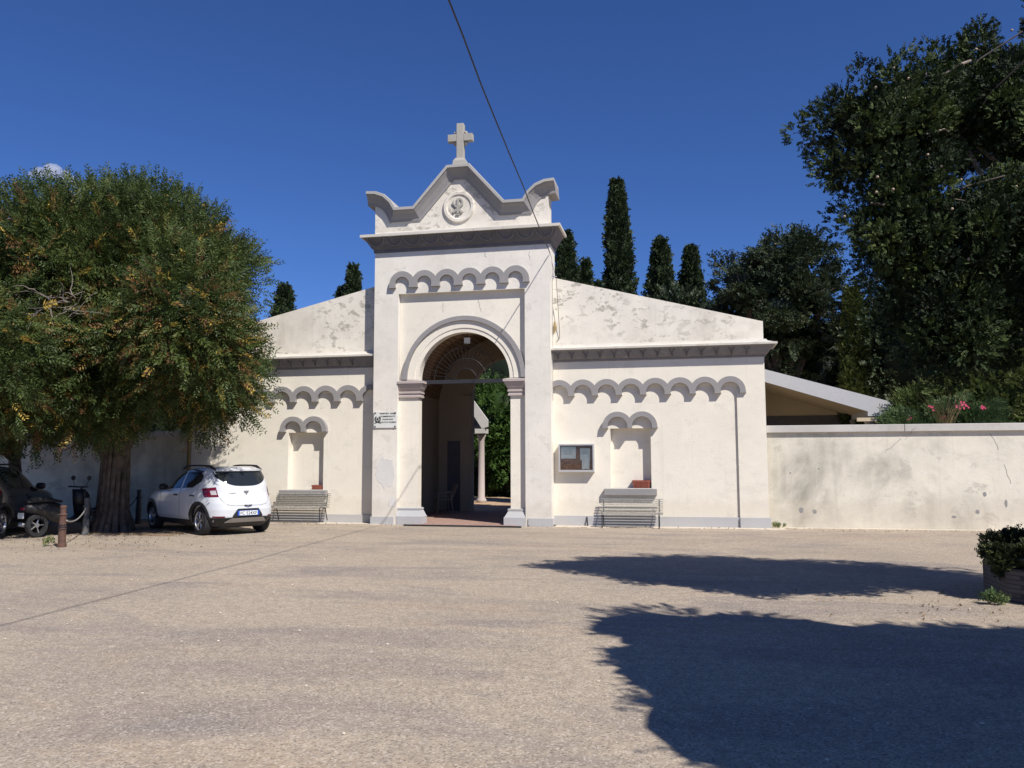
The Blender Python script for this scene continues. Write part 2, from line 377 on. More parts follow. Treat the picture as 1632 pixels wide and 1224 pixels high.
# archivolt rings
def arch_ring(r0, r1, y0, name, mat, zb=OZ):
    pts = arcpts(OC, OZ, r1, 0, pi, 48) + arcpts(OC, OZ, r0, pi, 0, 48)
    vs = [(x, y0, z) for x, z in pts] + [(x, YF + .01, z) for x, z in pts]; n = 49; N2 = 98; fs = []
    for i in range(48):
        fs += [(i, i + 1, N2 - 2 - i, N2 - 1 - i), (i, i + N2, i + 1 + N2, i + 1), (n + i, n + i + N2, n + i + 1 + N2, n + i + 1)]
    fs += [(0, N2 - 1, 2 * N2 - 1, N2), (n - 1, n, n + N2, n - 1 + N2)]
    return MB().add(vs, fs).build(name, mat, B)
arch_ring(1.50, 1.615, YF - .13, 'arch_moulding', 'greytrim')
arch_ring(1.31, 1.499, YF - .07, 'archivolt', 'plaster')
arch_ring(1.20, 1.309, YF - .05, 'arch_bead', 'plaster')
# imposts with bases
for xa, xb in ((-7.175, OC - OR + .02), (OC + OR - .02, -3.835)):
    fac = 1
    def rect(d, z, xa=xa, xb=xb):
        l = d if xb > OC else 0; r = d if xb < OC else 0
        return [(xa - l, YF - .02 - d, z), (xb + r, YF - .02 - d, z), (xb + r, YP + .02, z), (xa - l, YP + .02, z)]
    mb = MB().loft([rect(d, z) for d, z in ((.0, 3.24), (.035, 3.245), (.035, 3.29), (.02, 3.30), (.02, 3.34), (.045, 3.35), (.045, 3.39), (.02, 3.40), (.06, 3.46), (.12, 3.58), (.12, 3.60), (.145, 3.60), (.145, 3.66), (0, 3.70))])
    mb.build('impost', 'pink', B)
    mb = MB().loft([rect(d, z) for d, z in ((.13, -.1), (.13, .215), (.11, .23), (.03, .37), (.045, .38), (.045, .42), (0, .43))])
    mb.build('pillar_base', 'plinth', B)
# tower plinth
MB().box(XL - .03, -7.25, Y0 - .03, Y0 + .2, -.1, .20).build('plinth', 'plinth', B); MB().box(-3.76, XR + .03, Y0 - .03, YW + .1, -.1, .20).build('plinth', 'plinth', B)
# frieze maker
def frieze(cs, R, r, cz, zb, y0, y1, endw=None, name='arcade_frieze', mat='greytrim'):
    s = cs[1] - cs[0]; top = []; a = math.acos(min(1, s / 2 / R))
    for i, c in enumerate(cs):
        aL = pi if i == 0 else pi - a
        aR = 0 if i == len(cs) - 1 else a
        top += arcpts(c, cz, R, aL, aR, 16)
    pts = [(cs[0] - R - .01, zb)] + top + [(cs[-1] + R + .01, zb)]
    for c in reversed(cs):
        pts += [(c + r * .93, zb)] + arcpts(c, cz, r, -.15, pi + .15, 16) + [(c - r * .93, zb)]
    return MB().prism(pts, y0, y1).build(name, mat, B)
frieze([-7.06 + .602 * i for i in range(6)], .345, .195, 6.19, 6.10, Y0 - .09, Y0 + .02)
frieze([1.15 - .595 * i for i in range(7, -1, -1)], .36, .225, 3.27, 3.22, YU - .07, YW + .02)
frieze([-8.67 - .633 * i for i in range(6, -2, -1)], .375, .24, 3.25, 3.20, YU - .07, YW + .02)
for c0 in (-1.57, -10.23):
    frieze([c0, c0 + .6], .37, .245, 2.44, 2.40, YW - .13, YW + .02, name='niche_hood')
# wings
def wing(x0, x1, xp, nx0, nx1, nz0, nz1, side):
    mb = MB(); xa, xb = (x0, xp) if side > 0 else (xp, x1)
    mb.box(xa, nx0, YW, YB, -.1, 3.45).box(nx1, xb, YW, YB, -.1, 3.45)
    mb.box(nx0, nx1, YW, YB, -.1, nz0).box(nx0, nx1, YW, YB, nz1, 3.45).box(nx0, nx1, YW + .19, YB, nz0, nz1)
    mb.box(x0, x1, YU, YB, 3.45, 4.12)
    if side > 0: mb.box(xp, x1, YU, YB, -.1, 3.45)
    else: mb.box(x0, xp, YU, YB, -.1, 3.45)
    return mb.build('wing_wall', 'plaster', B)
wing(XR - .02, 1.96, 1.30, -1.76, -.77, .93, 2.40, 1)
wing(-13.35, XL + .02, -12.67, -10.40, -9.38, .86, 2.38, -1)
def cornice(x0, x1, dl, dr, z0, prof, y, name, mat, yb=YB + .3):
    rings = [[(x0 - d * dl, y - d, z0 + z), (x1 + d * dr, y - d, z0 + z), (x1 + d * dr, yb, z0 + z), (x0 - d * dl, yb, z0 + z)] for d, z in prof]
    return MB().loft(rings).build(name, mat, B)
pw = [(.0, 0), (.03, .02), (.03, .06), (.10, .10), (.20, .25), (.24, .28)]
plip = [(.24, .281), (.29, .281), (.29, .325), (.20, .345), (.08, .39), (.055, .43)]
for x0, x1, dl, dr in ((XR - .02, 1.96, 0, 1), (-13.35, XL + .02, 1, 0)):
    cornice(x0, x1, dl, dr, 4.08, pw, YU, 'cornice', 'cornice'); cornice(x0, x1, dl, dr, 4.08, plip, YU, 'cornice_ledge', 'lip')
pt = [(.0, 0), (.03, .02), (.03, .09), (.07, .12), (.12, .2), (.2, .32), (.26, .37)]
ptl = [(.26, .371), (.31, .371), (.31, .44), (.25, .45), (.0, .52)]
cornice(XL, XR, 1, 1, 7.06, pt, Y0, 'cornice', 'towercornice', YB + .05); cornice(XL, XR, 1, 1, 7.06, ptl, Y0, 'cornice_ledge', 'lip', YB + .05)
# carved moulding on cornices
nsc = 10; w = (XR - XL + .3) / nsc
for i in range(nsc):
    mb = MB()
    cx = XL - .15 + w * (i + .5)
    mb.tube([(cx + w * .46 * cos(a), Y0 - .27 + .16 * sin(a) * .9, 7.41 - .2 * sin(a)) for a in [pi * t / 10 for t in range(11)]], .013, 5)
    mb.build('carved_scallop', 'cornice', B)
for xs, n_ in ((XR + .15, 14), (-13.1, 14)):
    for i in range(n_):
        mb = MB(); x = xs + i * .352
        mb.tube([(x - .07, YU - .20, 4.31), (x - .02, YU - .17, 4.25), (x, YU - .125, 4.17)], .009, 4)
        mb.tube([(x + .07, YU - .20, 4.31), (x + .02, YU - .17, 4.25), (x, YU - .125, 4.17)], .009, 4)
        mb.lathe([(.0, -.02), (.022, 0), (0, .02)], (x, YU - .12, 4.155), 6)
        mb.build('carved_leaf', 'slate', B)
# gable parapets
gl = -13.35; zl = 6.27 - .242 * (XL - gl) + .05
MB().prism([(XR - .01, 4.40), (1.96, 4.40), (1.96, 4.95), (XR - .01, 6.28)], YU + .02, YB).build('gable', 'gable', B)
MB().prism([(gl, 4.40), (XL + .01, 4.40), (XL + .01, 6.30), (gl, zl)], YU + .02, YB).build('gable', 'gable', B)
# niche sills
for x0, x1, z in ((-1.92, -.64, .92), (-10.58, -9.24, .85)):
    MB().box(x0, x1, YW - .13, YW + .02, z - .16, z).box(x0 + .14, x1 - .14, YW + .01, YW + .19, z - .02, z + .012).build('sill', 'greytrim', B, bevel=.008)
# wing plinths
MB().box(XR, 1.30, YW - .04, YW + .1, -.1, .25).box(1.30, 2.0, YU - .04, YU + .1, -.1, .25).build('plinth', 'plinth', B)
MB().box(-12.67, XL, YW - .04, YW + .1, -.1, .22).box(-13.39, -12.67, YU - .04, YU + .1, -.1, .22).build('plinth', 'plinth', B)
# pediment
PC = -5.53
half = [(.15, 8.90), (1.06, 7.87), (1.90, 7.87), (1.985, 8.05), (2.07, 8.19), (2.18, 8.29), (2.32, 8.345), (2.52, 8.36)]
base = [(PC - x, z) for x, z in reversed(half)] + [(PC + x, z) for x, z in half]
base2 = base[1:-1]
poly = [(base2[0][0], 7.5)] + [(x, z + .05) for x, z in base2] + [(base2[-1][0], 7.5)]
MB().prism(poly, Y0 + .002, YB - .3).build('pediment', 'ped', B)
def sweep_cornice(path, prof, name, mat):
    P = [Vector((x, z)) for x, z in path]; nrm = []
    for i in range(len(P)):
        d0 = (P[i] - P[i - 1]).normalized() if i > 0 else None
        d1 = (P[i + 1] - P[i]).normalized() if i < len(P) - 1 else None
        if d0 is None: d0 = d1
        if d1 is None: d1 = d0
        n0 = Vector((-d0.y, d0.x)); n1 = Vector((-d1.y, d1.x)); nn_ = (n0 + n1).normalized()
        nrm.append(nn_ / max(.45, nn_.dot(n0)))
    rings = [[(p.x + n_.x * a, y, p.y + n_.y * a) for a, y in prof] for p, n_ in zip(P, nrm)]
    return MB().loft(rings).build(name, mat, B)
yb = YB - .2
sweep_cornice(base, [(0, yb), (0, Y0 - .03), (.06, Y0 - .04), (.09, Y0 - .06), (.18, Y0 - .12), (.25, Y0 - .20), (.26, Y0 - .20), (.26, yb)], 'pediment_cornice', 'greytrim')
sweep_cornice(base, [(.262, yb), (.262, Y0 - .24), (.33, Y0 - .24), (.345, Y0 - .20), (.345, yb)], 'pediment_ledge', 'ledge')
# roundel with the chi rho monogram
rd = MB().lathe([(.0, .02), (.42, .02), (.42, -.035), (.40, -.055), (.33, -.055), (.31, -.03), (.29, -.025), (0, -.025)], (-5.55, Y0, 8.17), 40, 'y').build('roundel', 'ped', B)
mb = MB(); y0, y1 = Y0 - .065, Y0 - .02
def bar(mb, xa, za, xb, zb, wa, wb):
    d = Vector((xb - xa, zb - za)).normalized(); n_ = Vector((-d.y, d.x))
    mb.prism([(xa - n_.x * wa, za - n_.y * wa), (xb - n_.x * wb, zb - n_.y * wb), (xb + n_.x * wb, zb + n_.y * wb), (xa + n_.x * wa, za + n_.y * wa)], y0, y1)
cx, cz = -5.57, 8.17
bar(mb, cx, cz + .22, cx, cz - .20, .028, .03); bar(mb, cx - .05, cz - .205, cx + .05, cz - .205, .02, .02)
y0 += .004
bar(mb, cx - .15, cz + .12, cx + .12, cz - .17, .022, .03); bar(mb, cx + .13, cz + .05, cx - .13, cz - .15, .016, .032)
pp = arcpts(cx + .03, cz + .115, .115, pi * .6, -pi * .6, 14); qq = arcpts(cx + .03, cz + .115, .07, -pi * .6, pi * .6, 14)
y0 += .004
mb.prism(pp + qq, y0, y1)
mb.build('monogram', 'stone', rd)
# cross
cx = -5.545; yc = Y0 + .12
cr = MB().box(cx - .095, cx + .095, yc - .09, yc + .09, 9.42, 10.44).box(cx - .335, cx - .097, yc - .088, yc + .088, 9.955, 10.15).box(cx + .097, cx + .335, yc - .088, yc + .088, 9.955, 10.15).build('cross', 'stone', B, bevel=.012)
for sx in (-1, 1):
    for sz in (-1, 1):
        mb = MB(); mb.lathe([(0, -.05), (.045, -.045), (.06, 0), (.045, .045), (0, .05)], (cx + sx * .135, yc, 10.05 + sz * .14), 12, 'y'); mb.build('cross_ornament', 'stone', cr, smooth=True)
MB().loft([[(cx - w_, yc - w_ * .8, z), (cx + w_, yc - w_ * .8, z), (cx + w_, yc + w_ * .8, z), (cx - w_, yc + w_ * .8, z)] for w_, z in ((.21, 9.18), (.18, 9.34), (.17, 9.42), (.12, 9.50), (.10, 9.51))]).build('cross_base', 'stone', B)
# passage: side rooms, wide vaulted hall, rear arch
PX0, PX1 = -7.75, -3.15; YE = 25.7; VR = (PX1 - PX0) / 2; VC = (PX0 + PX1) / 2; HZ = 3.3
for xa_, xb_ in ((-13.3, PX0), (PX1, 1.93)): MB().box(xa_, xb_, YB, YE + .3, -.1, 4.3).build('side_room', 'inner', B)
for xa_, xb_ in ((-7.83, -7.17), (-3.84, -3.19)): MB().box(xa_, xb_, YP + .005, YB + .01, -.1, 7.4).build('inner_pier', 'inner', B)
def vault(y0, y1, r, zc=HZ, thick=.35, name='vault', mat='vault', cx=None):
    cx = VC if cx is None else cx
    n = 28; a = arcpts(cx, zc, r, pi, 0, n); b_ = [(cx - (r + thick), zc)] + [(x, zc + r + thick) for x, z in a[1:-1]] + [(cx + r + thick, zc)]
    vs = [(x, y, z) for y in (y0, y1) for x, z in a] + [(x, y, z) for y in (y0, y1) for x, z in b_]; k = n + 1; fs = []
    for i in range(n):
        fs += [(i, i + 1, k + i + 1, k + i), (2 * k + i, 3 * k + i, 3 * k + i + 1, 2 * k + i + 1), (i, 2 * k + i, 2 * k + i + 1, i + 1), (k + i, k + i + 1, 3 * k + i + 1, 3 * k + i)]
    return MB().add(vs, fs).build(name, mat, B)
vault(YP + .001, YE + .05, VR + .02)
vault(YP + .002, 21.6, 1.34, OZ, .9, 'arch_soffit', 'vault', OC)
for ya in (23.0,):
    vault(ya, ya + .3, VR - .14, name='vault_rib', mat='inner')
    MB().box(PX0 - .01, PX0 + .16, ya, ya + .3, -.1, HZ).build('passage_pilaster', 'inner', B)
    MB().box(PX1 - .16, PX1 + .01, ya, ya + .3, -.1, HZ).build('passage_pilaster', 'inner', B)
# rear wall of the hall with its arch
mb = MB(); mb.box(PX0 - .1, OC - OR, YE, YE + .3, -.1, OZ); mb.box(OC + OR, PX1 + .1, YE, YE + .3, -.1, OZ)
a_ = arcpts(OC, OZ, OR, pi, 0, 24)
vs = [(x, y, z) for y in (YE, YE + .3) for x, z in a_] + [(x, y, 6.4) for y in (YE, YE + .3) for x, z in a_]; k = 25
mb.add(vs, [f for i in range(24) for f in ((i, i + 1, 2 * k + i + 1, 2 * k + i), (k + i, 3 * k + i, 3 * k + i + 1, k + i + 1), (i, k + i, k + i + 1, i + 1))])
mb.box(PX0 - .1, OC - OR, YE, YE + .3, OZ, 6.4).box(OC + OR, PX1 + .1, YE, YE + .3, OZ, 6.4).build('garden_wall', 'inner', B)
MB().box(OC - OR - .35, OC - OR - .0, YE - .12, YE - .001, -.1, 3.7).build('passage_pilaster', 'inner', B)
MB().box(PX0 + .3, PX0 + .85, YE - .05, YE - .002, 0.03, 2.25).build('side_door', 'slate', B)
for xa_, xb_ in ((-13.35, PX0 - .3), (PX1 + .3, 2.0)): MB().box(xa_, xb_, YB - .02, YE + .3, 4.3, 4.5).build('roof_slab', 'concrete', B)
MB().box(PX0 - .35, PX1 + .35, YB + .02, YE + .3, 5.98, 6.1).build('roof_slab', 'concrete', B)
MB().prism([(PX1 + .3, 4.5), (1.9, 4.5), (1.9, 4.75), (PX1 + .3, 5.95)], YB + .001, YE).build('pitched_roof', 'tiles', B)
MB().prism([(-13.3, 4.5), (PX0 - .3, 4.5), (PX0 - .3, 5.95), (-13.3, 4.8)], YB + .001, YE).build('pitched_roof', 'tiles', B)
MB().box(PX0, PX1, YF - .02, YE, -.05, .03).build('passage_floor', 'tilefloor', B)
MB().slab([(-6.72, 19.78), (-4.02, 19.70), (-4.05, YF), (-6.70, YF)], -.02, .028).build('threshold', 'tilefloor', B)
MB().tube([(-6.86, 19.76, .022), (-3.85, 19.66, .022)], .022, 6).build('threshold_rail', 'iron', B)
# iron fanlight
yg = 20.42
MB().box(OC - OR + .005, OC + OR - .005, yg - .05, yg + .05, 3.60, 3.70).build('transom', 'iron', B)
mb = MB()
for r in (.28, .55, .85):
    mb.tube([(OC + r * cos(t), yg, 3.70 + r * sin(t)) for t in [pi * k / 24 for k in range(25)]], .007, 5)
for k in range(1, 22):
    a = pi * k / 22; mb.tube([(OC + .28 * cos(a), yg, 3.7 + .28 * sin(a)), (OC + .98 * cos(a), yg, 3.7 + .98 * sin(a))], .006, 4)
mb.build('fanlight_grille', 'black', B)
# crack lines and repair patches on the tower
def patch(cx, cz, w, h, y, seed, mat, name='repair_patch', parent=None):
    r = random.Random(seed); n = 22
    pts = [(cx + w * cos(2 * pi * k / n) * r.uniform(.75, 1.1), cz + h * sin(2 * pi * k / n) * r.uniform(.75, 1.1)) for k in range(n)]
    MB().prism(pts, y - .004, y + .01).build(name, mat, parent or B)
M['repair'] = plaster('repair_render', (.66, .645, .61), .8, 0, .3, 2, 33, (.5, .48, .44))
patch(-7.47, 1.32, .27, .42, Y0, 4, 'repair'); patch(-7.3, .58, .11, .14, Y0, 8, 'repair')
def crack(p, d, y, L, seed, par):
    r = random.Random(seed); x, z = p; pts = [(x, y, z)]
    for i in range(7):
        x += d[0] * L / 7 + r.uniform(-.02, .02); z += d[1] * L / 7 + r.uniform(-.02, .02); pts.append((x, y, z))
    MB().tube(pts, .0045, 4).build('crack', 'slate', par)
crack((-6.0, 5.45), (-.05, .9), YF, .3, 1, B); crack((-5.0, 5.42), (-.3, .95), YF, .35, 2, B); crack((-4.86, 6.95), (.3, -.8), Y0, .17, 3, B); crack((-3.7, 6.9), (.1, -.9), Y0, .2, 4, B)
# downpipe on the left corner
MB().tube([(-13.28, YU - .08, .1), (-13.28, YU - .08, 4.1)], .055, 10).build('downpipe', 'tan_metal', B, smooth=True)

# ------------------------------------------------------------------ things fixed to the building
t = thing('plaque', 'white marble plaque with black lettering and emblem, bolted to the left pier of the portal', 'plaque', (-7.49, Y0, 2.47), world=True)
MB().box(-7.805, -7.185, Y0 - .03, Y0 - .002, 2.465, 2.885).build('slab', 'marble', t)
for x in (-7.765, -7.225):
    for z in (2.50, 2.85): MB().lathe([(0, -.025), (.017, -.02), (.017, 0)], (x, Y0 - .03, z), 10, 'y').build('bolt', 'ink', t)
mb = MB(); ex, ez = -7.70, 2.69
n = 20; o_ = arcpts(ex, ez, .085, -pi * 1.35, pi * .35, n); i_ = arcpts(ex, ez, .055, pi * .35, -pi * 1.35, n)
mb.prism(o_ + i_, Y0 - .036, Y0 - .029)
star = [(ex + (.052 if k % 2 == 0 else .022) * sin(2 * pi * k / 10), ez + (.052 if k % 2 == 0 else .022) * cos(2 * pi * k / 10)) for k in range(10)]
mb.prism(star, Y0 - .037, Y0 - .029)
mb.prism([(ex - .085, ez - .115), (ex, ez - .085), (ex + .085, ez - .115), (ex + .08, ez - .09), (ex, ez - .065), (ex - .08, ez - .09)], Y0 - .038, Y0 - .029)
mb.build('emblem', 'ink', t)
for i, (s, z) in enumerate((('MINISTERO  DIFESA', 2.815), ('COMMISSARIATO', 2.74), ('ONORANZE', 2.665), ('CADUTI IN GUERRA', 2.59))):
    text_mesh('lettering', s, .052 if i else .05, 'ink', t, (-7.43, Y0 - .031, z), (pi / 2, 0, 0), bold=.0015)

t = thing('notice_board', 'glazed aluminium notice case with faded papers on brown board, left of the right niche', 'notice board', (-2.63, YW, 1.30), world=True)
x0, x1, z0, z1 = -3.03, -2.15, 1.33, 2.02; yf = YW - .18
MB().box(x0, x1, yf, YW - .002, z0, z0 + .05).box(x0, x1, yf, YW - .002, z1 - .035, z1).box(x0, x0 + .035, yf, YW - .002, z0 + .05, z1 - .035).box(x1 - .035, x1, yf, YW - .002, z0 + .05, z1 - .035).build('case', 'alu', t)
MB().box(x0 + .035, x1 - .035, YW - .10, YW - .004, z0 + .05, z1 - .035).build('board', 'pinboard', t)
for a, b_, c_, d_ in ((x0 + .05, x0 + .42, z0 + .33, z1 - .06), (x0 + .53, x0 + .77, z0 + .30, z1 - .11), (x0 + .57, x0 + .76, z0 + .07, z0 + .38)):
    MB().box(a, b_, YW - .106 - .002 * (a > x0 + .55), YW - .0995, c_, d_).build('paper', 'papers', t)
mb = MB()
for k in range(5): mb.box(x0 + .1, x0 + .36 - .04 * (k % 2), YW - .1075, YW - .105, z1 - .16 - k * .025, z1 - .155 - k * .025)
for k in range(5): mb.box(x0 + .56, x0 + .74 - .03 * (k % 2), YW - .1105, YW - .105, z0 + .44 + k * .025, z0 + .445 + k * .025)
mb.build('print_lines', 'slate', t)
MB().box(x0 + .036, x1 - .036, yf + .012, yf + .017, z0 + .051, z1 - .036).build('glass', 'caseglass', t)

def floodlight():
    t = thing('floodlight', 'small grey floodlight under the crown of the portal arch', 'lamp', (OC - .03, 20.55, 4.62), world=True)
    MB().box(OC - .10, OC + .07, 20.56, 20.66, 4.66, 4.82).build('housing', 'alu', t, bevel=.01)
    MB().box(OC - .085, OC + .055, 20.552, 20.56, 4.675, 4.805).build('lens', 'papers', t)
    MB().tube([(OC - .015, 20.6, 4.82), (OC - .015, 20.6, 5.0)], .012, 6).build('bracket', 'iron', t)
floodlight()

def flower_trough(x0, x1, y0, y1, z, h, name_label):
    t = thing('flower_trough', name_label, 'planter', ((x0 + x1) / 2, (y0 + y1) / 2, z), group='terracotta troughs in the wall niches', world=True)
    cx, cy = (x0 + x1) / 2, (y0 + y1) / 2; hw, hd = (x1 - x0) / 2, (y1 - y0) / 2
    rr = lambda s_, zz: [(cx - hw * s_, cy - hd * s_, zz), (cx + hw * s_, cy - hd * s_, zz), (cx + hw * s_, cy + hd * s_, zz), (cx - hw * s_, cy + hd * s_, zz)]
    MB().loft([rr(.86, z), rr(.93, z + h - .045), rr(1, z + h - .044), rr(1, z + h), rr(.88, z + h), rr(.86, z + h - .05)]).build('trough', 'terra', t)
    mb = MB(); nfl = 12
    for k in range(nfl): 
        x = x0 + .06 + (x1 - x0 - .12) * k / (nfl - 1); mb.box(x - .007, x + .007, cy - hd * .93 - .008, cy - hd * .9, z + .02, z + h - .05)
    mb.build('fluting', 'terra', t)
flower_trough(-1.24, -.79, 20.515, 20.68, .933, .19, 'fluted terracotta trough on the sill of the niche above the right bench')
flower_trough(-9.72, -9.41, 20.53, 20.67, .863, .12, 'small plain terracotta trough on the sill of the niche behind the left bench')

# ------------------------------------------------------------------ boundary walls
t = thing('boundary_wall', 'long stained cream boundary wall with grey coping right of the gatehouse', 'wall', (2, 20.75, 0), world=True)
MB().box(1.97, 17, 20.7, 20.98, -.1, 2.26).build('wall_face', 'wall', t)
mb = MB(); x = 1.97
r = random.Random(2)
for wdt in (3.1, 3.35, .55, 2.9, 3.0, 3.0): 
    mb.box(x, min(17.1, x + wdt) - .008, 20.62, 21.06, 2.26, 2.43 + r.uniform(-.004, .004)); x += wdt
mb.build('coping', 'coping', t, bevel=.012)
crack((5.3, 2.35), (-.5, -.8), 20.62, .2, 9, t); crack((5.0, 2.1), (-.8, -.6), 20.7, .5, 10, t); crack((6.9, 2.2), (.4, -.9), 20.7, .45, 11, t); crack((7.15, 1.5), (.3, -.9), 20.7, .5, 12, t)
for cx_, cz_, w_, h_, sd in ((2.72, .42, .055, .075, 1), (3.02, .39, .05, .05, 2), (2.5, 1.3, .02, .02, 9), (6.72, .82, .04, .055, 3), (6.55, .42, .045, .05, 4), (7.15, .62, .03, .09, 5), (3.15, 1.4, .03, .012, 6), (6.05, .3, .05, .03, 7)):
    patch(cx_, cz_, w_, h_, 20.7, sd, 'greytrim', 'plaster_hole', t)
t = thing('boundary_wall', 'shaded cream boundary wall behind the leafy tree, left of the gatehouse', 'wall', (-14, 20.75, 0), world=True)
MB().box(-32, -13.36, 20.7, 20.98, -.1, 2.3).build('wall_face', 'wall', t)
MB().box(-32, -13.36, 20.62, 21.06, 2.3, 2.47).build('coping', 'coping', t, bevel=.012)

# ------------------------------------------------------------------ portico with sloping roof behind the right wall
t = thing('portico', 'low portico with sloping grey concrete roof and beige soffit behind the right wall', 'building', (2, 24, 0), world=True)
xa, za, xb, zb = 1.3, 4.46, 5.60, 3.20
vs = []
top = lambda x: za + (zb - za) * (x - xa) / (xb - xa)
ya, yb2 = 24.0, 27.0
MB().prism([(xa, top(xa) - .33), (4.98, 2.93), (4.98, 2.80), (5.55, 2.80), (xb, zb - .02), (xa, za)], ya, ya + .12).build('fascia', 'concrete', t)
MB().prism([(xa, top(xa) - .30), (4.98, 2.95), (4.98, 3.08), (5.55, 3.04), (5.6, 3.19), (xa, za - .01)], ya + .121, yb2).build('roof_slab', 'beige', t)
MB().box(4.98, 5.5, ya + .12, yb2, 2.80, 3.03).build('eave_beam', 'concrete', t)
MB().box(4.7, 5.57, ya + .02, ya + .1, 2.66, 2.76).build('gutter', 'beige', t)
MB().prism([(xa, 2.98), (5.0, 2.98), (4.97, 3.05), (xa, top(xa) - .32)], yb2 - .2, yb2 - .001).build('back_wall', 'beige', t); MB().box(xa, 5.4, yb2 - .22, yb2 - .01, 0, 2.979).build('bay_shade_panel', 'slate', t)  # dark panel below: the shade of an open bay painted as a surface
for yy in (24.3, 26.5):
    MB().lathe([(.2, 0), (.17, .1), (.15, 2.6), (.19, 2.7), (.22, 2.79), (.2, 2.8)], (5.1, yy, 0), 16).build('column', 'coping', t, smooth=True)

# arcade portico seen through the portal
t = thing('colonnade', 'white gabled colonnade with round columns seen through the portal', 'building', (-8, 29, 0), world=True)
prof = [(-11, 5.0), (-7.95, 3.88), (-7.39, 3.2), (-7.39, 2.93), (-7.75, 2.75), (-11, 2.75)]
mb = MB(); mb.prism([(-11, 5.2), (-8.5, 4.6), (-7.95, 3.95), (-7.39, 3.2), (-7.39, 2.93), (-7.62, 2.86), (-8.1, 3.6), (-8.6, 4.2), (-11, 4.9)], 31, 31.14); mb.build('fascia', 'coping', t)
MB().prism([(-11, 4.9), (-8.6, 4.2), (-8.1, 3.6), (-7.66, 2.9), (-7.9, 2.86), (-8.3, 3.2), (-11, 3.2)], 31.141, 31.7).build('roof_slab', 'slate', t)
MB().box(-7.9, -7.5, 31.0, 31.6, 2.68, 2.86).build('beam', 'coping', t)
for yy in (31.3,):
    MB().lathe([(.2, 0), (.2, .12), (.135, .2), (.12, 2.45), (.16, 2.55), (.19, 2.66)], (-7.71, yy, 0), 16).build('column', 'pink', t, smooth=True)  # darker stone puts the shade on the white column into its colour
MB().box(-11, -9.2, 31.2, 31.5, 0, 3.2).build('back_wall', 'inner', t)

# ------------------------------------------------------------------ wires
t = MB().tube([(-1.9, -14, 6.9), (-1.98, -6, 6.55), (-2.1, 2, 6.45), (-2.36, 8.11, 6.54), (-2.42, 8.96, 6.56), (-2.52, 10.2, 6.585), (-2.61, 11.6, 6.61), (-2.70, 13.0, 6.64), (-2.80, 14.6, 6.69), (-2.92, 16.2, 6.73), (-3.04, 18.0, 6.77), (-3.17, 20.06, 6.82)], .0115, 6).build('overhead_wire', 'wire')
tag(t, 'black overhead wire running from the top right corner of the tower over the square', 'wire')
t = thing('service_cable', 'thin cable with insulator hanging down the right side of the tower', 'cable', (XR + .03, 20.2, 3.0), world=True)
MB().tube([(-3.17, 20.08, 6.82), (-3.14, 20.16, 6.7), (-3.13, 20.2, 6.3), (-3.15, 20.25, 3.1)], .007, 5).build('cable', 'greytrim', t)
MB().tube([(-3.14, 20.16, 6.6), (-3.05, 20.3, 6.2), (-3.0, 20.4, 5.0), (-3.0, 20.45, 4.7), (-3.08, 20.45, 4.62)], .007, 5).build('cable', 'iron', t)
MB().box(-3.17, -3.02, 20.17, 20.19, 6.22, 6.24).box(-3.11, -3.09, 20.17, 20.19, 6.16, 6.34).build('insulator', 'alu', t)
MB().tube([(-3.12, 20.4, 5.12), (-3.1, 20.4, 4.98), (-3.14, 20.4, 4.82)], [.02, .045, .02], 8).build('junction_box', 'dry', t)

# ------------------------------------------------------------------ benches
def make_bench(label):
    t = thing('park_bench', label, 'bench', (0, 0, 0), 0, 'slatted benches against the gatehouse')
    L = 1.5
    back = [(.44 + .05 * k / 8 * 1.0, .36 + .045 * k) for k in range(9)]
    for i in range(8):
        y = .40 + .013 * i; z = .345 + .045 * i
        MB().box(0, L, y, y + .018, z, z + .02).build('back_slat', 'bench', t)
    for i in range(7):
        y = .02 + .058 * i; z = .375 - .010 * i + (-.012 if i == 0 else 0)
        MB().box(0, L, y, y + .030, z, z + .016).build('seat_slat', 'bench', t)
    MB().box(0, L, -.01, .012, .32, .345).build('seat_slat', 'bench', t)
    for x in (.07, L - .09):
        MB().tube([(x, .03, 0), (x, .03, .34), (x, .05, .362), (x, .37, .30), (x, .41, .34), (x, .515, .675)], .014, 6).build('frame', 'iron', t)
        MB().tube([(x, .50, 0), (x, .36, .31)], .013, 6).build('leg', 'iron', t)
    return t
b1 = make_bench('weathered slatted bench below the notice case, with the wall clear to its right')
b1.location = (-2.0, 19.86, 0)
b2 = copy_tree(b1); b2.location = (-10.62, 19.84, .075); b2.scale = (1.03, 1, 1.03)
b2['label'] = 'weathered slatted bench right beside the white car, below the left niche'
t = MB()
t = tag(MB().tube([(-2.33, 20.35, .02), (-2.36, 20.46, .22)], .018, 6).build('metal_stub', 'iron'), 'short dark metal stub leaning on the plinth left of the right bench', 'metal bar')

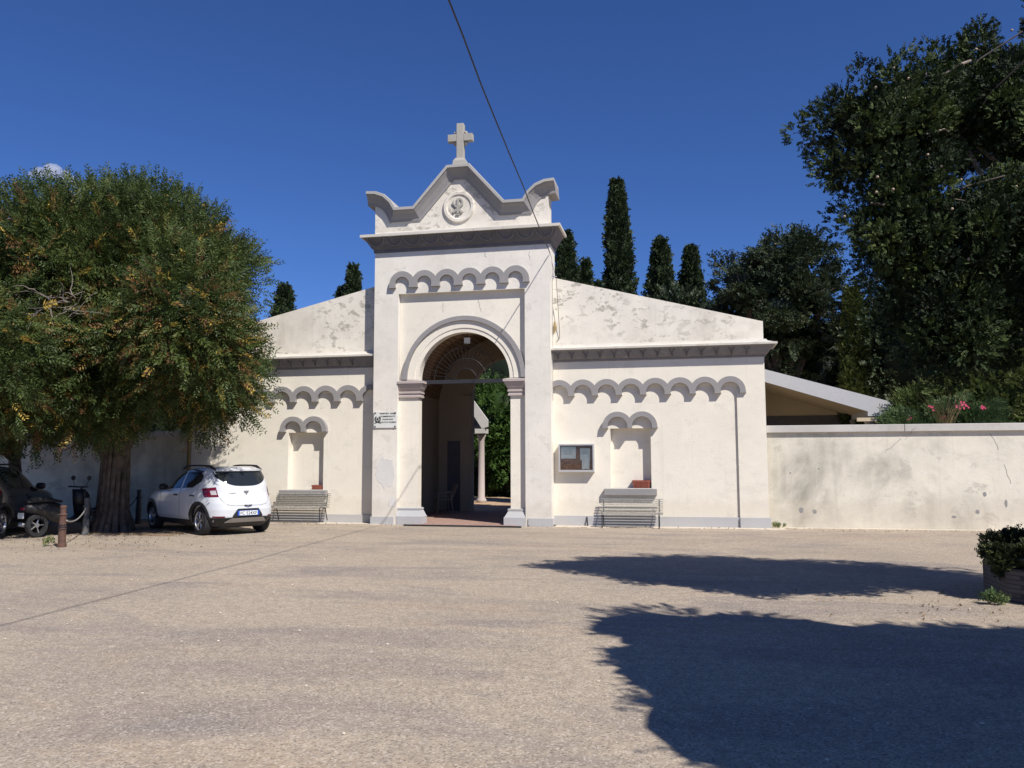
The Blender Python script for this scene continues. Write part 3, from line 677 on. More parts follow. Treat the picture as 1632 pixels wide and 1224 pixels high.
# ------------------------------------------------------------------ white plastic chair in the passage
t = thing('plastic_chair', 'dim plastic armchair in the dark passage by its left wall', 'chair', (-7.15, 24.2, .03), radians(-60))
MB().box(-.22, .22, -.22, .22, .41, .44).build('seat', 'white_plastic', t, bevel=.01)
MB().loft([[(x, .2 + .05 * i + (.03 * (1 - (x / .22) ** 2)), .44 + .11 * i) for x in (-.22, -.11, 0, .11, .22)] + [(x, .225 + .05 * i + (.03 * (1 - (x / .22) ** 2)), .44 + .11 * i) for x in (.22, .11, 0, -.11, -.22)] for i in range(5)]).build('backrest', 'white_plastic', t)
for sx in (-1, 1):
    MB().tube([(sx * .24, -.2, .63), (sx * .24, .25, .66)], .018, 6).build('armrest', 'white_plastic', t)
    for sy in (-1, 1): MB().tube([(sx * .25, sy * .25, 0), (sx * .22, sy * .2, .42), (sx * .24, sy * .2, .64)], .018, 6).build('leg', 'white_plastic', t)

# ------------------------------------------------------------------ bollards
def bollard(x, y, h, mat, label, z=0):
    t = thing('bollard', label, 'bollard', (x, y, z), group='bollards and chains at the edge of the square')
    MB().lathe([(.085, 0), (.085, .06), (.07, .07), (.07, h * .45), (.062, h * .46), (.062, h * .78), (.052, h * .80), (.052, h * .93), (.06, h * .94), (.055, h * .99), (.02, h)], n=14).build('post', mat, t)
    MB().tube([(.073 * cos(a), .073 * sin(a), h * (.38 + .1 * a / 12)) for a in [k * .4 for k in range(48)]], .008, 5).build('wrapped_chain', 'iron', t)
    MB().lathe([(.075, h * .76), (.08, h * .775), (.075, h * .79)], n=14).build('band', mat, t)
    return t
bollard(-11.6, 13.77, .79, 'rust', 'rusty brown bollard standing alone in the sun, nearest to the camera')
bollard(-13.05, 16.2, .82, 'greypost', 'dusty grey bollard at the left foot of the big leafy tree')
bollard(-13.85, 19.1, .9, 'iron', 'black bollard with knob beside the nose of the white car')
bollard(-14.6, 19.0, .9, 'iron', 'black bollard half hidden behind the right side of the big tree trunk')
def chain(a, b_, sag, label, n=26):
    a, b_ = Vector(a), Vector(b_); pts = [a.lerp(b_, k / n) + Vector((0, 0, -sag * 4 * (k / n) * (1 - k / n))) for k in range(n + 1)]
    mb = MB(); mb.tube(pts, .013, 5)
    tag(mb.build('chain', 'alu' if sag < .3 else 'iron'), label, 'chain', 'bollards and chains at the edge of the square')
chain((-11.54, 13.8, .5), (-13.02, 16.15, .6), .12, 'grey chain sagging from the rusty bollard to the grey bollard')
chain((-14.55, 19.0, .72), (-13.9, 19.1, .72), .301, 'dark chain sagging between the two black bollards beside the trunk')

# ------------------------------------------------------------------ cars
LV = np.array([  # z, rear u, front u, half width, exponent
 (.20, -.50, 3.22, .74, 5), (.30, -.62, 3.33, .80, 5), (.42, -.72, 3.38, .855, 4.6), (.58, -.735, 3.40, .865, 4.4), (.72, -.71, 3.36, .868, 4.2), (.84, -.66, 3.24, .865, 4),
 (.92, -.625, 3.02, .86, 3.8), (.965, -.61, 2.72, .85, 3.6), (1.0, -.60, 2.40, .835, 3.6), (1.04, -.59, 2.20, .815, 3.6), (1.10, -.57, 2.08, .79, 3.8), (1.2, -.525, 1.91, .755, 4), (1.3, -.475, 1.72, .715, 4),
 (1.38, -.43, 1.56, .68, 4), (1.44, -.40, 1.40, .65, 3.8), (1.48, -.38, 1.22, .61, 3.5), (1.51, -.32, 1.02, .55, 3.2), (1.53, -.18, .80, .44, 3)])
def lv(z): return [np.interp(z, LV[:, 0], LV[:, k]) for k in (1, 2, 3, 4)]
def side_v(u, z):
    r_, f_, w_, n_ = lv(z); uc, a = (r_ + f_) / 2, (f_ - r_) / 2
    q = min(.9999, abs((u - uc) / a)); return w_ * (1 - q ** n_) ** (1 / n_)
def rear_u(v, z):
    r_, f_, w_, n_ = lv(z); uc, a = (r_ + f_) / 2, (f_ - r_) / 2
    q = min(.9999, abs(v / w_)); return uc - a * (1 - q ** n_) ** (1 / n_)
def grid(mb, fn, a, b_, nu, nv):
    vs = [fn(i / nu, j / nv) for i in range(nu + 1) for j in range(nv + 1)]
    fs = [(i * (nv + 1) + j, (i + 1) * (nv + 1) + j, (i + 1) * (nv + 1) + j + 1, i * (nv + 1) + j + 1) for i in range(nu) for j in range(nv)]
    return mb.add(vs, fs)
def side_patch(mb, u0, u1, zb_, zt_, s, off=.006, n=14):   # zb_, zt_ functions of u
    return grid(mb, lambda a, b_: (lambda u: (lambda z: (u, s * (side_v(u, z) + off), z))(zb_(u) + (zt_(u) - zb_(u)) * b_))(u0 + (u1 - u0) * a), 0, 0, n, 8)
def rear_patch(mb, v0, v1, zb_, zt_, off=.006, n=20, m_=8):
    return grid(mb, lambda a, b_: (lambda v: (lambda z: (rear_u(v, z) - off, v, z))(zb_(v) + (zt_(v) - zb_(v)) * b_))(v0 + (v1 - v0) * a), 0, 0, n, m_)
def hatchback(label, loc, rz, paint, detail=True, scale=.975):
    t = thing('parked_car', label, 'car', loc, rz); t.scale = (scale,) * 3
    n = 112; rings = []
    zs = sorted(set(list(LV[:, 0]) + list(np.linspace(.2, 1.5, 40))))
    for z in zs:
        r_, f_, w_, e_ = lv(z); uc, a = (r_ + f_) / 2, (f_ - r_) / 2
        rings.append([(uc + a * math.copysign(abs(cos(q)) ** (2 / e_), cos(q)), w_ * math.copysign(abs(sin(q)) ** (2 / e_), sin(q)), z) for q in [2 * pi * (k + .5) / n for k in range(n)]])
    rings.append([((p[0] - .31) * .3 + .31, p[1] * .3, 1.545) for p in rings[-1]])
    body = MB().loft(rings).build('body', paint, t, smooth=True)
    cut = MB()
    for u in (0, 2.59):
        for s in (-1, 1):
            cut.lathe([(0, 0), (.365, 0), (.365, .4), (0, .4)], (u, .55 if s > 0 else -.95, .33), 36, 'y')
    cutter = cut.build('cutter_tmp', 'black')
    import bmesh
    bm = bmesh.new(); bm.from_mesh(cutter.data); bmesh.ops.remove_doubles(bm, verts=bm.verts, dist=1e-5); bmesh.ops.recalc_face_normals(bm, faces=bm.faces); bm.to_mesh(cutter.data); bm.free()
    bm = bmesh.new(); bm.from_mesh(body.data); bmesh.ops.recalc_face_normals(bm, faces=bm.faces); bm.to_mesh(body.data); bm.free()
    cutter.matrix_world = Matrix.Translation(loc) @ Matrix.Rotation(rz, 4, 'Z') @ Matrix.Scale(scale, 4)
    md = body.modifiers.new('arch', 'BOOLEAN'); md.object = cutter; md.operation = 'DIFFERENCE'; md.solver = 'EXACT'
    bpy.context.view_layer.update()
    me = bpy.data.meshes.new_from_object(body.evaluated_get(bpy.context.evaluated_depsgraph_get()))
    body.modifiers.clear(); old = body.data; body.data = me; me.materials.clear(); me.materials.append(M[paint]); bpy.data.objects.remove(cutter)
    for p in me.polygons: p.use_smooth = abs(p.normal.y) < .999 or p.area < .05; p.material_index = 0
    MB().box(-.45, 3.1, -.54, .54, .17, .6).box(-.2, .35, -.66, .66, .45, .75).box(2.25, 2.95, -.66, .66, .45, .75).build('underbody', 'black', t)
    # black lower cladding
    mb = MB()
    for s in (-1, 1):
        for uc_ in (0, 2.59):
            def fn(a, b_, s=s, uc_=uc_):
                ang = radians(-12) + radians(204) * a; rr = .355 + .075 * b_
                u, z = uc_ + rr * cos(ang), .33 + rr * sin(ang); return (u, s * (side_v(u, max(.2, z)) + .014), z)
            grid(mb, fn, 0, 0, 30, 2)
            def fn2(a, b_, s=s, uc_=uc_):
                ang = radians(-12) + radians(204) * a; u, z = uc_ + .355 * cos(ang), .33 + .355 * sin(ang)
                return (u, s * (side_v(u, max(.2, z)) + .014 - .09 * b_), z)
            grid(mb, fn2, 0, 0, 30, 2)
        side_patch(mb, .40, 2.2, lambda u: .2, lambda u: .33, s, .012)
    mb.build('wheel_arch_trim', 'black', t, smooth=True)
    mb = MB(); rear_patch(mb, -.80, .80, lambda v: .2, lambda v: .40, .012)
    rear_patch(mb, -.36, .36, lambda v: .395, lambda v: .60 - max(0, abs(v) - .25) * 1.4, .011)
    mb.build('bumper_trim', 'black', t, smooth=True)
    MB().add([], [])
    mb = MB(); rear_patch(mb, -.50, .50, lambda v: .29, lambda v: .395 - .09 * max(0, abs(v) - .38) / .12, .03); mb.build('skid_plate', 'silver', t, smooth=True)
    # glass
    for s in (-1, 1):
        mb = MB(); belt = lambda u: 1.0 + .06 * (2.0 - u) / 1.6
        side_patch(mb, .98, 2.02, belt, lambda u: min(1.42, max(belt(u) + .005, 1.42 - (u - 1.36) * .62)), s); mb.build('front_side_window', 'carglass', t, smooth=True)
        mb = MB(); side_patch(mb, .05, .90, lambda u: max(belt(u), 1.06 + (.35 - u) * .5 if u < .35 else 0), lambda u: 1.425 - max(0, .25 - u) * .5, s); mb.build('rear_side_window', 'carglass', t, smooth=True)
        mb = MB()
        pts = [(2.08, 1.0), (1.95, 1.17), (1.7, 1.32), (1.45, 1.435), (1.2, 1.45), (.6, 1.455), (.15, 1.42)]
        mb.tube([(u, s * (side_v(u, z) + .002), z) for u, z in pts], .022, 6); mb.build('window_trim', 'black', t)
        # door seams and handles
        mb = MB()
        for ln in ([(.94, 1.02), (.93, .8), (.90, .35)], [(1.98, .98), (2.02, .7), (2.0, .35)], [(.08, 1.08), (.22, .85), (.40, .68), (.44, .4)]):
            fine = [(ln[i][0] + (ln[i + 1][0] - ln[i][0]) * k / 6, ln[i][1] + (ln[i + 1][1] - ln[i][1]) * k / 6) for i in range(len(ln) - 1) for k in range(6)] + [ln[-1]]
            mb.tube([(u, s * (side_v(u, z) + .0015), z) for u, z in fine], .0035, 4)
        mb.build('door_seam', 'slate', t)
        for u in (1.12, .30):
            z = .88; v = side_v(u, z); MB().tube([(u - .09, s * (v + .003), z), (u - .05, s * (v + .03), z + .004), (u + .05, s * (v + .03), z + .004), (u + .09, s * (v + .003), z)], .016, 8).build('door_handle', 'black', t, smooth=True)
        # mirror
        mr = MB(); vv = side_v(1.85, 1.02)
        mr.loft([[(1.80 + .09 * cos(q) * k2, s * (vv + d), 1.06 + .075 * sin(q) * k2) for q in [2 * pi * k / 12 for k in range(12)]] for d, k2 in ((.03, .5), (.06, .95), (.14, 1.05), (.2, .9), (.22, .4))])
        mr.build('wing_mirror', 'black', t, smooth=True)
        MB().tube([(1.35, s * .60, 1.47), (1.2, s * .60, 1.535), (.9, s * .60, 1.562), (.3, s * .585, 1.56), (-.0, s * .57, 1.54), (-.25, s * .55, 1.46)], [.02, .03, .02, .02, .032, .026], 8).build('roof_rail', 'black', t, smooth=True)
        # tail light wrapping the corner
        mb = MB()
        vin = .56
        def tl(a, b_, s=s):
            z = .865 + .215 * b_ - .02 * a + .03 * a * (b_ - .5) * -2 * .5; w_, e_ = lv(z)[2], lv(z)[3]
            r_, f_ = lv(z)[0], lv(z)[1]; uc, aa = (r_ + f_) / 2, (f_ - r_) / 2
            v0 = .60 + .02 * b_; t0 = math.asin(min(1, (v0 / w_) ** (e_ / 2)))
            # march along the plan curve by arc length
            L_ = a * .40; t_ = t0; p = None; acc = 0
            def pt(t): return (uc - aa * max(1e-9, cos(t)) ** (2 / e_), w_ * max(1e-9, sin(t)) ** (2 / e_))
            p = pt(t_)
            while acc < L_ and t_ > .02 and t_ < pi / 2 - .001:
                q = pt(t_ + .004); acc += math.hypot(q[0] - p[0], q[1] - p[1]); p = q; t_ += .004
            return (p[0] - .007, s * (p[1] + .004), z)
        grid(mb, tl, 0, 0, 16, 8); tlo = mb.build('tail_light', 'redlens', t, smooth=True)
        mb = MB(); grid(mb, lambda a, b_, s=s: (lambda p: (p[0] - .005, p[1] + s * .002, p[2]))(tl(.06 + .36 * a, .22 + .45 * b_)), 0, 0, 8, 4); mb.build('reversing_lens', 'clearlens', tlo, smooth=True)
        mb = MB(); rear_patch(mb, .52 if s > 0 else -.72, .72 if s > 0 else -.52, lambda v: .405, lambda v: .44, .012); mb.build('reflector', 'redlens', t)
        # headlight
        mb = MB(); side_patch(mb, 2.95, 3.22, lambda u: .72, lambda u: .86 - (u - 2.95) * .15, s, .006, 6); mb.build('headlight', 'clearlens', t, smooth=True)
    mb = MB(); grid(mb, lambda a, b_: (lambda z, v: ((lambda r_: r_)(2 * (lv(z)[0] + lv(z)[1]) / 2 - rear_u(v, z)) + .006, v, z))(1.05 + .36 * b_, (-1 + 2 * a) * (.68 - .12 * b_)), 0, 0, 14, 8); mb.build('windscreen', 'carglass', t, smooth=True)
    mb = MB(); rear_patch(mb, -.60, .60, lambda v: 1.10 + .20 * (abs(v) / .60) ** 3.2, lambda v: 1.425, .007, 24, 10); rw = mb.build('rear_window', 'carglass', t, smooth=True)
    MB().loft([[(rear_u(v * .98, 1.46) - .015 - .06 * k, v, 1.475 - .012 * k) for v in np.linspace(-.56, .56, 14)] + [(rear_u(v * .98, 1.46) - .015 - .06 * k, v, 1.455 - .012 * k) for v in np.linspace(.56, -.56, 14)] for k in (-1, 0, 1)]).build('roof_spoiler', paint, t)
    mb = MB()
    ln = [(-.60, .86), (-.56, .78), (-.46, .69), (-.3, .665), (.3, .665), (.46, .69), (.56, .78), (.60, .86)]
    mb.tube([(rear_u(v, z) - .002, v, z) for v, z in [(ln[i][0] + (ln[i + 1][0] - ln[i][0]) * k / 5, ln[i][1] + (ln[i + 1][1] - ln[i][1]) * k / 5) for i in range(7) for k in range(5)]], .004, 4)
    mb.build('tailgate_seam', 'greypost', t)
    # plate
    up = rear_u(0, .5) - .03
    pl = MB().box(up - .004, up + .01, -.26, .26, .445, .555).build('number_plate', 'plateblue', t)
    MB().box(up - .0055, up - .0035, -.215, .215, .452, .548).build('plate_field', 'white_sheet', pl)
    if detail:
        text_mesh('plate_lettering', 'FC 524XF', .098, 'ink', pl, (up - .0065, 0, .465), (pi / 2, 0, -pi / 2), bold=.0015)
        ue = rear_u(0, .92) - .004
        # tailgate emblem: winged shield outline
        mb = MB(); sh = [(-.06, .05), (.06, .05), (.045, .01), (.02, .0), (.015, -.045), (0, -.055), (-.015, -.045), (-.02, 0), (-.045, .01)]
        vs = [(ue - .006, a, .945 + b_) for a, b_ in sh]; vs2 = [(ue + .03, a, .945 + b_) for a, b_ in sh]; k = len(sh)
        mb.add(vs + vs2, [tuple(range(k)), tuple(range(2 * k - 1, k - 1, -1))] + [(i, (i + 1) % k, k + (i + 1) % k, k + i) for i in range(k)])
        mb.build('emblem', 'chrome', t)
        MB().box(ue - .004, ue + .02, -.013, .013, .83, .855).build('lock', 'black', t)
        text_mesh('model_lettering', 'SANDERO', .05, 'silver', t, (rear_u(.36, .93) - .006, .36, .92), (pi / 2, 0, -pi / 2 + -.10), bold=.0008)
        MB().tube([(up + .02, -.09, .672), (up - .0, .0, .668), (up + .02, .09, .672)], .012, 6).build('tailgate_handle', 'black', t)
    # wheels
    for u in (0, 2.59):
        for s in (-1, 1):
            yo = .80
            w_ = MB()
            prof = [(.19, -.19), (.29, -.195), (.315, -.18), (.325, -.14), (.325, -.05), (.315, -.012), (.29, 0), (.20, -.005), (.19, -.02), (.19, -.19)]
            w_.lathe([(r_, s * (yo + h)) for r_, h in prof], (u, 0, .325), 40, 'y', False)
            wo = w_.build('wheel', 'rubber', t, smooth=True)
            rm = MB(); rm.lathe([(.185, s * (yo - .17)), (.2, s * (yo - .02)), (.212, s * (yo + .004)), (.2, s * (yo + .002)), (.185, s * (yo - .03)), (.18, s * (yo - .15))], (u, 0, .325), 36, 'y', False)
            for k in range(5):
                for da in (-.13, .13):
                    a0 = 2 * pi * k / 5 + .3; c_, s_ = cos(a0 + da * .5), sin(a0 + da * .5); c2, s2 = cos(a0 + da * 1.3), sin(a0 + da * 1.3)
                    rm.tube([(u + .04 * c_, s * (yo - .022), .325 + .04 * s_), (u + .12 * c2, s * (yo - .014), .325 + .12 * s2), (u + .195 * c2, s * (yo - .022), .325 + .195 * s2)], .014, 6)
            rm.lathe([(0, s * (yo - .004)), (.035, s * (yo - .008)), (.05, s * (yo - .03)), (.0, s * (yo - .05))], (u, 0, .325), 18, 'y')
            rm.build('rim', 'rim', wo, smooth=False)
            MB().lathe([(0, s * (yo - .12)), (.18, s * (yo - .12)), (.18, s * (yo - .15)), (0, s * (yo - .15))], (u, 0, .325), 24, 'y').build('brake_disc', 'slate', wo)
    return t
hatchback('white hatchback with roof rails parked under the leafy tree, seen from behind', (-10.01, 17.12, 0), radians(147), 'carwhite')
hatchback('dark car in deep shade at the left edge, red tail light showing', (-14.85, 14.7, 0), radians(112), 'cardark', False, 1.0)

# ------------------------------------------------------------------ scooter
t = thing('scooter', 'black scooter parked in the tree shade between the dark car and the rusty bollard', 'scooter', (-13.62, 15.4, 0), radians(74))
def wheel(mb, u, r_, w_): mb.lathe([(r_ - .09, -w_), (r_ - .02, -w_), (r_, -w_ * .4), (r_, w_ * .4), (r_ - .02, w_), (r_ - .09, w_), (r_ - .09, -w_)], (u, 0, r_), 26, 'y', False)
for u in (0, 1.3):
    mb = MB(); wheel(mb, u, .25, .05); wo = mb.build('wheel', 'rubber', t)
    mb = MB(); mb.lathe([(0, -.03), (.05, -.03), (.05, .03), (0, .03)], (u, 0, .26), 12, 'y')
    for k in range(5): mb.tube([(u, 0, .26), (u + .17 * cos(k * 1.257), 0, .26 + .17 * sin(k * 1.257))], .016, 5)
    mb.build('rim', 'rim', wo)
def oval_loft(mb, secs):     # u, z0, z1, halfwidth
    mb.loft([[(u, w_ * cos(q), (z0 + z1) / 2 + (z1 - z0) / 2 * sin(q)) for q in [2 * pi * k / 14 for k in range(14)]] for u, z0, z1, w_ in secs])
    return mb
oval_loft(MB(), [(-.32, .62, .66, .03), (-.25, .55, .72, .09), (0, .48, .76, .12), (.3, .34, .76, .13), (.5, .26, .70, .12), (.6, .24, .4, .15), (.8, .24, .36, .16), (.98, .26, .5, .15)]).build('body', 'black', t, smooth=True)
oval_loft(MB(), [(-.25, .73, .80, .11), (-.05, .74, .86, .15), (.25, .74, .84, .15), (.5, .72, .78, .12)]).build('seat', 'rubber', t, smooth=True)
MB().loft([[(.92 + .0 * k + .10 * (1 - abs(v)) + .12 * (1 - z), .20 * v * (1.1 - .35 * abs(z - .75)), z) for v in (-1, -.5, 0, .5, 1)] + [(.96 + .10 * (1 - abs(v)) + .12 * (1 - z), .20 * v * (1.1 - .35 * abs(z - .75)), z) for v in (1, .5, 0, -.5, -1)] for k, z in enumerate((.3, .5, .7, .9, 1.0))]).build('leg_shield', 'black', t, smooth=True)
oval_loft(MB(), [(.86, .7, .95, .10), (.98, .62, 1.0, .15), (1.10, .66, .98, .12), (1.18, .74, .9, .06)]).build('front_cowl', 'black', t, smooth=True)
MB().tube([(1.3, .07, .26), (1.16, .06, .7), (1.0, 0, 1.02)], .025, 8).tube([(1.3, -.07, .26), (1.16, -.06, .7), (1.0, 0, 1.02)], .025, 8).build('fork', 'iron', t)
MB().tube([(.92, .34, 1.06), (1.0, .1, 1.05), (1.0, -.1, 1.05), (.92, -.34, 1.06)], .018, 8).build('handlebar', 'iron', t)
for s in (-1, 1):
    mr = MB().tube([(.97, s * .2, 1.06), (.99, s * .28, 1.22)], .007, 5).build('mirror', 'iron', t)
    MB().lathe([(0, -.01), (.05, -.01), (.055, .005), (0, .01)], (.99, s * .28, 1.25), 12, 'y').build('mirror_head', 'black', mr)
oval_loft(MB(), [(1.08, .45, .5, .03), (1.2, .50, .57, .07), (1.35, .52, .575, .07), (1.5, .42, .50, .05)]).build('mudguard', 'black', t, smooth=True)
MB().box(-.36, -.34, -.09, .09, .42, .54).build('number_plate', 'papers', t)
MB().box(-.34, -.30, -.05, .05, .60, .65).build('tail_light', 'redlens', t)
MB().tube([(.0, .13, .22), (-.3, .15, .3)], .045, 10).build('exhaust', 'silver', t, smooth=True)

# ------------------------------------------------------------------ foliage
def unit(a): return a / np.maximum(1e-9, np.linalg.norm(a, axis=1, keepdims=True))
def sprigs(P, D, L, lw, ll, K, ang, rng, tint):
    """every sprig: a stem direction with K pairs of small rhombic leaflets"""
    n = len(P); D = unit(D); R = unit(np.cross(D, rng.normal(size=(n, 3)))); U = np.cross(D, R)
    V = []; T = []
    for k in range(K):
        f = (k + .3) / K
        for sgn in (-1, 1):
            base = P + D * (L * f)[:, None]
            a = ang * rng.uniform(.7, 1.3, n)
            d = D * np.cos(a)[:, None] + R * (sgn * np.sin(a))[:, None] + U * rng.normal(0, .22, n)[:, None]
            d = unit(d); wv_ = unit(np.cross(d, U + .35 * rng.normal(size=(n, 3))))
            l_ = (ll * rng.uniform(.7, 1.25, n) * (1.1 - .45 * f))[:, None]; w_ = (lw * rng.uniform(.7, 1.2, n))[:, None]
            V.append(np.stack([base, base + d * l_ * .5 + wv_ * w_, base + d * l_, base + d * l_ * .5 - wv_ * w_], 1)); T.append(tint + rng.normal(0, .035, n))
    return np.concatenate(V).reshape(-1, 3), np.clip(np.concatenate(T), 0, 1)
def mesh_quads(name, V, T, mat, parent, extra=None, center=(0, 0, 0)):
    nq = len(V) // 4; nv = len(V); EV, EF, ET = extra if extra else ([], [], 0)
    o0 = np.array(ORG.get(parent.name, (0, 0, 0))); V = V - o0
    me = bpy.data.meshes.new(name)
    if len(EV): EV = np.array(EV) - o0; allv = np.concatenate([V, EV])
    else: allv = V
    me.vertices.add(len(allv)); me.vertices.foreach_set('co', allv.astype(np.float32).ravel())
    EF = np.array(EF, int).reshape(-1, 4) + nv if len(EF) else np.zeros((0, 4), int)
    F = np.concatenate([np.arange(nv).reshape(-1, 4), EF]); nf = len(F)
    me.loops.add(nf * 4); me.loops.foreach_set('vertex_index', F.ravel().astype(np.int32))
    me.polygons.add(nf); me.polygons.foreach_set('loop_start', (np.arange(nf) * 4).astype(np.int32))
    me.update(calc_edges=True); me.validate()
    at = me.attributes.new('tint', 'FLOAT', 'FACE')
    tt = np.concatenate([T, np.full(nf - nq, ET)]).astype(np.float32)
    if len(at.data) == len(tt): at.data.foreach_set('value', tt)
    me.materials.append(M[mat]); o = bpy.data.objects.new(name, me); col.objects.link(o); o.parent = parent
    ORG[o.name] = tuple(o0); return o
def lump(c, r, rng, n1=10, n2=7, amp=.25):
    vs = []; fs = []
    for j in range(n2 + 1):
        th = pi * j / n2
        for i in range(n1):
            ph = 2 * pi * i / n1; k = 1 + rng.uniform(-amp, amp)
            vs.append((c[0] + r[0] * k * sin(th) * cos(ph), c[1] + r[1] * k * sin(th) * sin(ph), c[2] + r[2] * k * cos(th)))
    for j in range(n2):
        for i in range(n1): fs.append((j * n1 + i, (j + 1) * n1 + i, (j + 1) * n1 + (i + 1) % n1, j * n1 + (i + 1) % n1))
    return vs, fs
def clumps_in(ells, n, rng, shell=(.45, 1.0)):
    out = []
    vol = np.array([e[3] * e[4] * e[5] for e in ells]); w = vol ** .67; w /= w.sum()
    for i in range(n):
        e = ells[rng.choice(len(ells), p=w)]; d = rng.normal(size=3); d /= np.linalg.norm(d); s_ = rng.uniform(*shell)
        out.append((np.array(e[:3]) + d * s_ * np.array(e[3:6]), d * np.array([1 / e[3], 1 / e[4], 1 / e[5]])))
    return out
def crown(name, parent, mat, ells, nclump, per, rc, L, lw, ll, K, ang, seed, droop=0., shell=(.45, 1.0), tintf=None, core=.55, flat=1., outw=1.0, lift=None, gaps=()):
    rng = np.random.default_rng(seed); Ps = []; Ds = []; Ts = []
    for c, d in clumps_in(ells, nclump, rng, shell):
        r_ = rc * rng.uniform(.6, 1.3); m_ = int(per * rng.uniform(.7, 1.3)); q = unit(rng.normal(size=(m_, 3)))
        rad = rng.uniform(.35, 1, m_) ** .5
        Ps.append(c + q * (r_ * rad)[:, None] * np.array([1, 1, flat]))
        dd = unit(d[None])[0]; Ds.append(q * np.array([1, 1, flat]) * .8 + dd * outw + rng.normal(0, .3, (m_, 3)) + np.array([0, 0, -droop]))
        tb = rng.uniform(.1, .6) if rng.random() < .75 else rng.uniform(.6, .95); Ts.append(np.clip(tb + rng.normal(0, .1, m_), 0, 1) if tintf is None else tintf(c, m_, rng))
    P = np.concatenate(Ps); D = np.concatenate(Ds); T = np.concatenate(Ts)
    if lift: D[:, 2] += np.clip((P[:, 2] - lift) * .35, -.22, .9)
    keep = np.ones(len(P), bool)
    for gp, gd, gr in gaps:                              # open gaps right through the crown
        w_ = P - np.array(gp); gd = np.array(gd) / np.linalg.norm(gd); t_ = w_ @ gd
        keep &= np.linalg.norm(w_ - t_[:, None] * gd, axis=1) > gr * (1 + .5 * np.sin(7 * t_ + P[:, 2] * 9))
    P, D, T = P[keep], D[keep], T[keep]
    V, TT = sprigs(P, D, L * rng.uniform(.6, 1.3, len(P)), lw, ll, K, ang, rng, T)
    EV, EF = [], []
    if core:
        for e in ells:
            v_, f_ = lump(e[:3], [x * core for x in e[3:6]], rng, 14, 9, .2); EF += [tuple(i + len(EV) for i in f) for f in f_]; EV += v_
    return mesh_quads(name, V, TT, mat, parent, (EV, EF, .05) if core else None)
def limbs(mb, base, top, ells, n, r0, seed, jitter=.15, spread=.75, kmin=2):
    rng = random.Random(seed); base = Vector(base); top = Vector(top)
    path = [base.lerp(top, k / 6) + Vector((rng.uniform(-1, 1), rng.uniform(-1, 1), 0)) * jitter * (k / 6) for k in range(7)]
    rs = [r0 * (1.25 if k == 0 else 1) * (1 - .6 * k / 6) for k in range(7)]
    mb.tube(path, rs, 14)
    for i in range(n):
        e = ells[rng.randrange(len(ells))]; a = rng.uniform(0, 2 * pi); el = rng.uniform(-.3, 1.2)
        tip = Vector((e[0] + e[3] * spread * cos(a) * cos(el), e[1] + e[4] * spread * sin(a) * cos(el), e[2] + e[5] * spread * sin(el)))
        k = rng.randint(kmin, 5); s_ = path[k]; r_ = rs[k] * .55; mid = s_.lerp(tip, .5) + Vector((0, 0, .3)) + Vector((rng.uniform(-.3, .3),) * 3)
        mb.tube([s_, s_.lerp(mid, .5), mid, mid.lerp(tip, .6), tip], [r_, r_ * .75, r_ * .5, r_ * .3, .012], 7)
        for j in range(3):
            t2 = mid.lerp(tip, rng.uniform(.2, .9)); o2 = t2 + Vector((rng.uniform(-.8, .8), rng.uniform(-.8, .8), rng.uniform(-.2, .7))); mb.tube([t2, t2.lerp(o2, .5) + Vector((0, 0, .08)), o2], [r_ * .28, r_ * .18, .008], 5)
    return mb

# big leafy tree on the left
def tint_left(c, m_, rng):
    base = .12 + .38 * rng.random(); t_ = np.clip(base + rng.normal(0, .12, m_), 0, .78)
    if rng.random() < .38 * np.clip((7.6 - c[2]) / 2.5, 0.05, 1):
        k = rng.random(m_) < rng.uniform(.15, .5); t_[k] = rng.uniform(.80, .97, k.sum())
    k = rng.random(m_) < .02; t_[k] = 1.0
    return t_
GAPS = [((0, 0, 1.6), (-.872, .96, .22), .24), ((0, 0, 1.6), (-.83, .955, .255), .17), ((0, 0, 1.6), (-.90, .97, .19), .13), ((0, 0, 1.6), (-.76, .90, .17), .12)]
E1 = [(-10.4, 17.5, 2.9, .7, .6, .6), (-9.75, 15.0, 4.75, 1.0, 1.0, 1.15), (-10.3, 15.6, 3.7, .8, .7, .7), (-9.35, 15.5, 4.0, .7, .7, .8), (-10.1, 14.9, 4.6, 1.0, .8, .9), (-13.9, 16.2, 3.4, 1.5, 1.3, 1.3), (-10.1, 15.6, 4.1, 1.05, .9, 1.1), (-11.5, 15.3, 4.0, 1.3, 1.0, 1.2), (-12.6, 15.6, 3.1, 1.2, .8, .8), (-12.4, 16.5, 5.5, 2.85, 2.6, 2.4), (-11.45, 16.3, 4.5, 1.9, 1.9, 1.9), (-10.75, 16.6, 5.75, 1.25, 1.4, 1.0), (-13.4, 16.7, 6.1, 2.5, 2.3, 1.95), (-11.5, 16.6, 6.15, 1.8, 2.0, 1.6), (-12.6, 16.0, 3.8, 2.0, 1.8, 1.5), (-10.3, 16.9, 3.4, 1.15, 1.1, 1.0)]
E1 = [(e[0] - .28,) + tuple(e[1:]) for e in E1]
t = thing('deciduous_tree', 'big leafy tree turning rusty and yellow, thick ridged trunk beside the white car', 'tree', (-13.0, 17.0, 0), group='trees on the left of the square', world=True)
crown('crown', t, 'leaf_left', E1, 700, 42, .50, .42, .0150, .12, 8, .85, 11, droop=.1, tintf=tint_left, core=.42, shell=(.5, 1.05), outw=.8, lift=5.2, gaps=GAPS)
mb = limbs(MB(), (-13.0, 17.0, -.05), (-12.95, 16.95, 5.6), E1, 12, .31, 5, kmin=3, jitter=.10)
rg = random.Random(4)
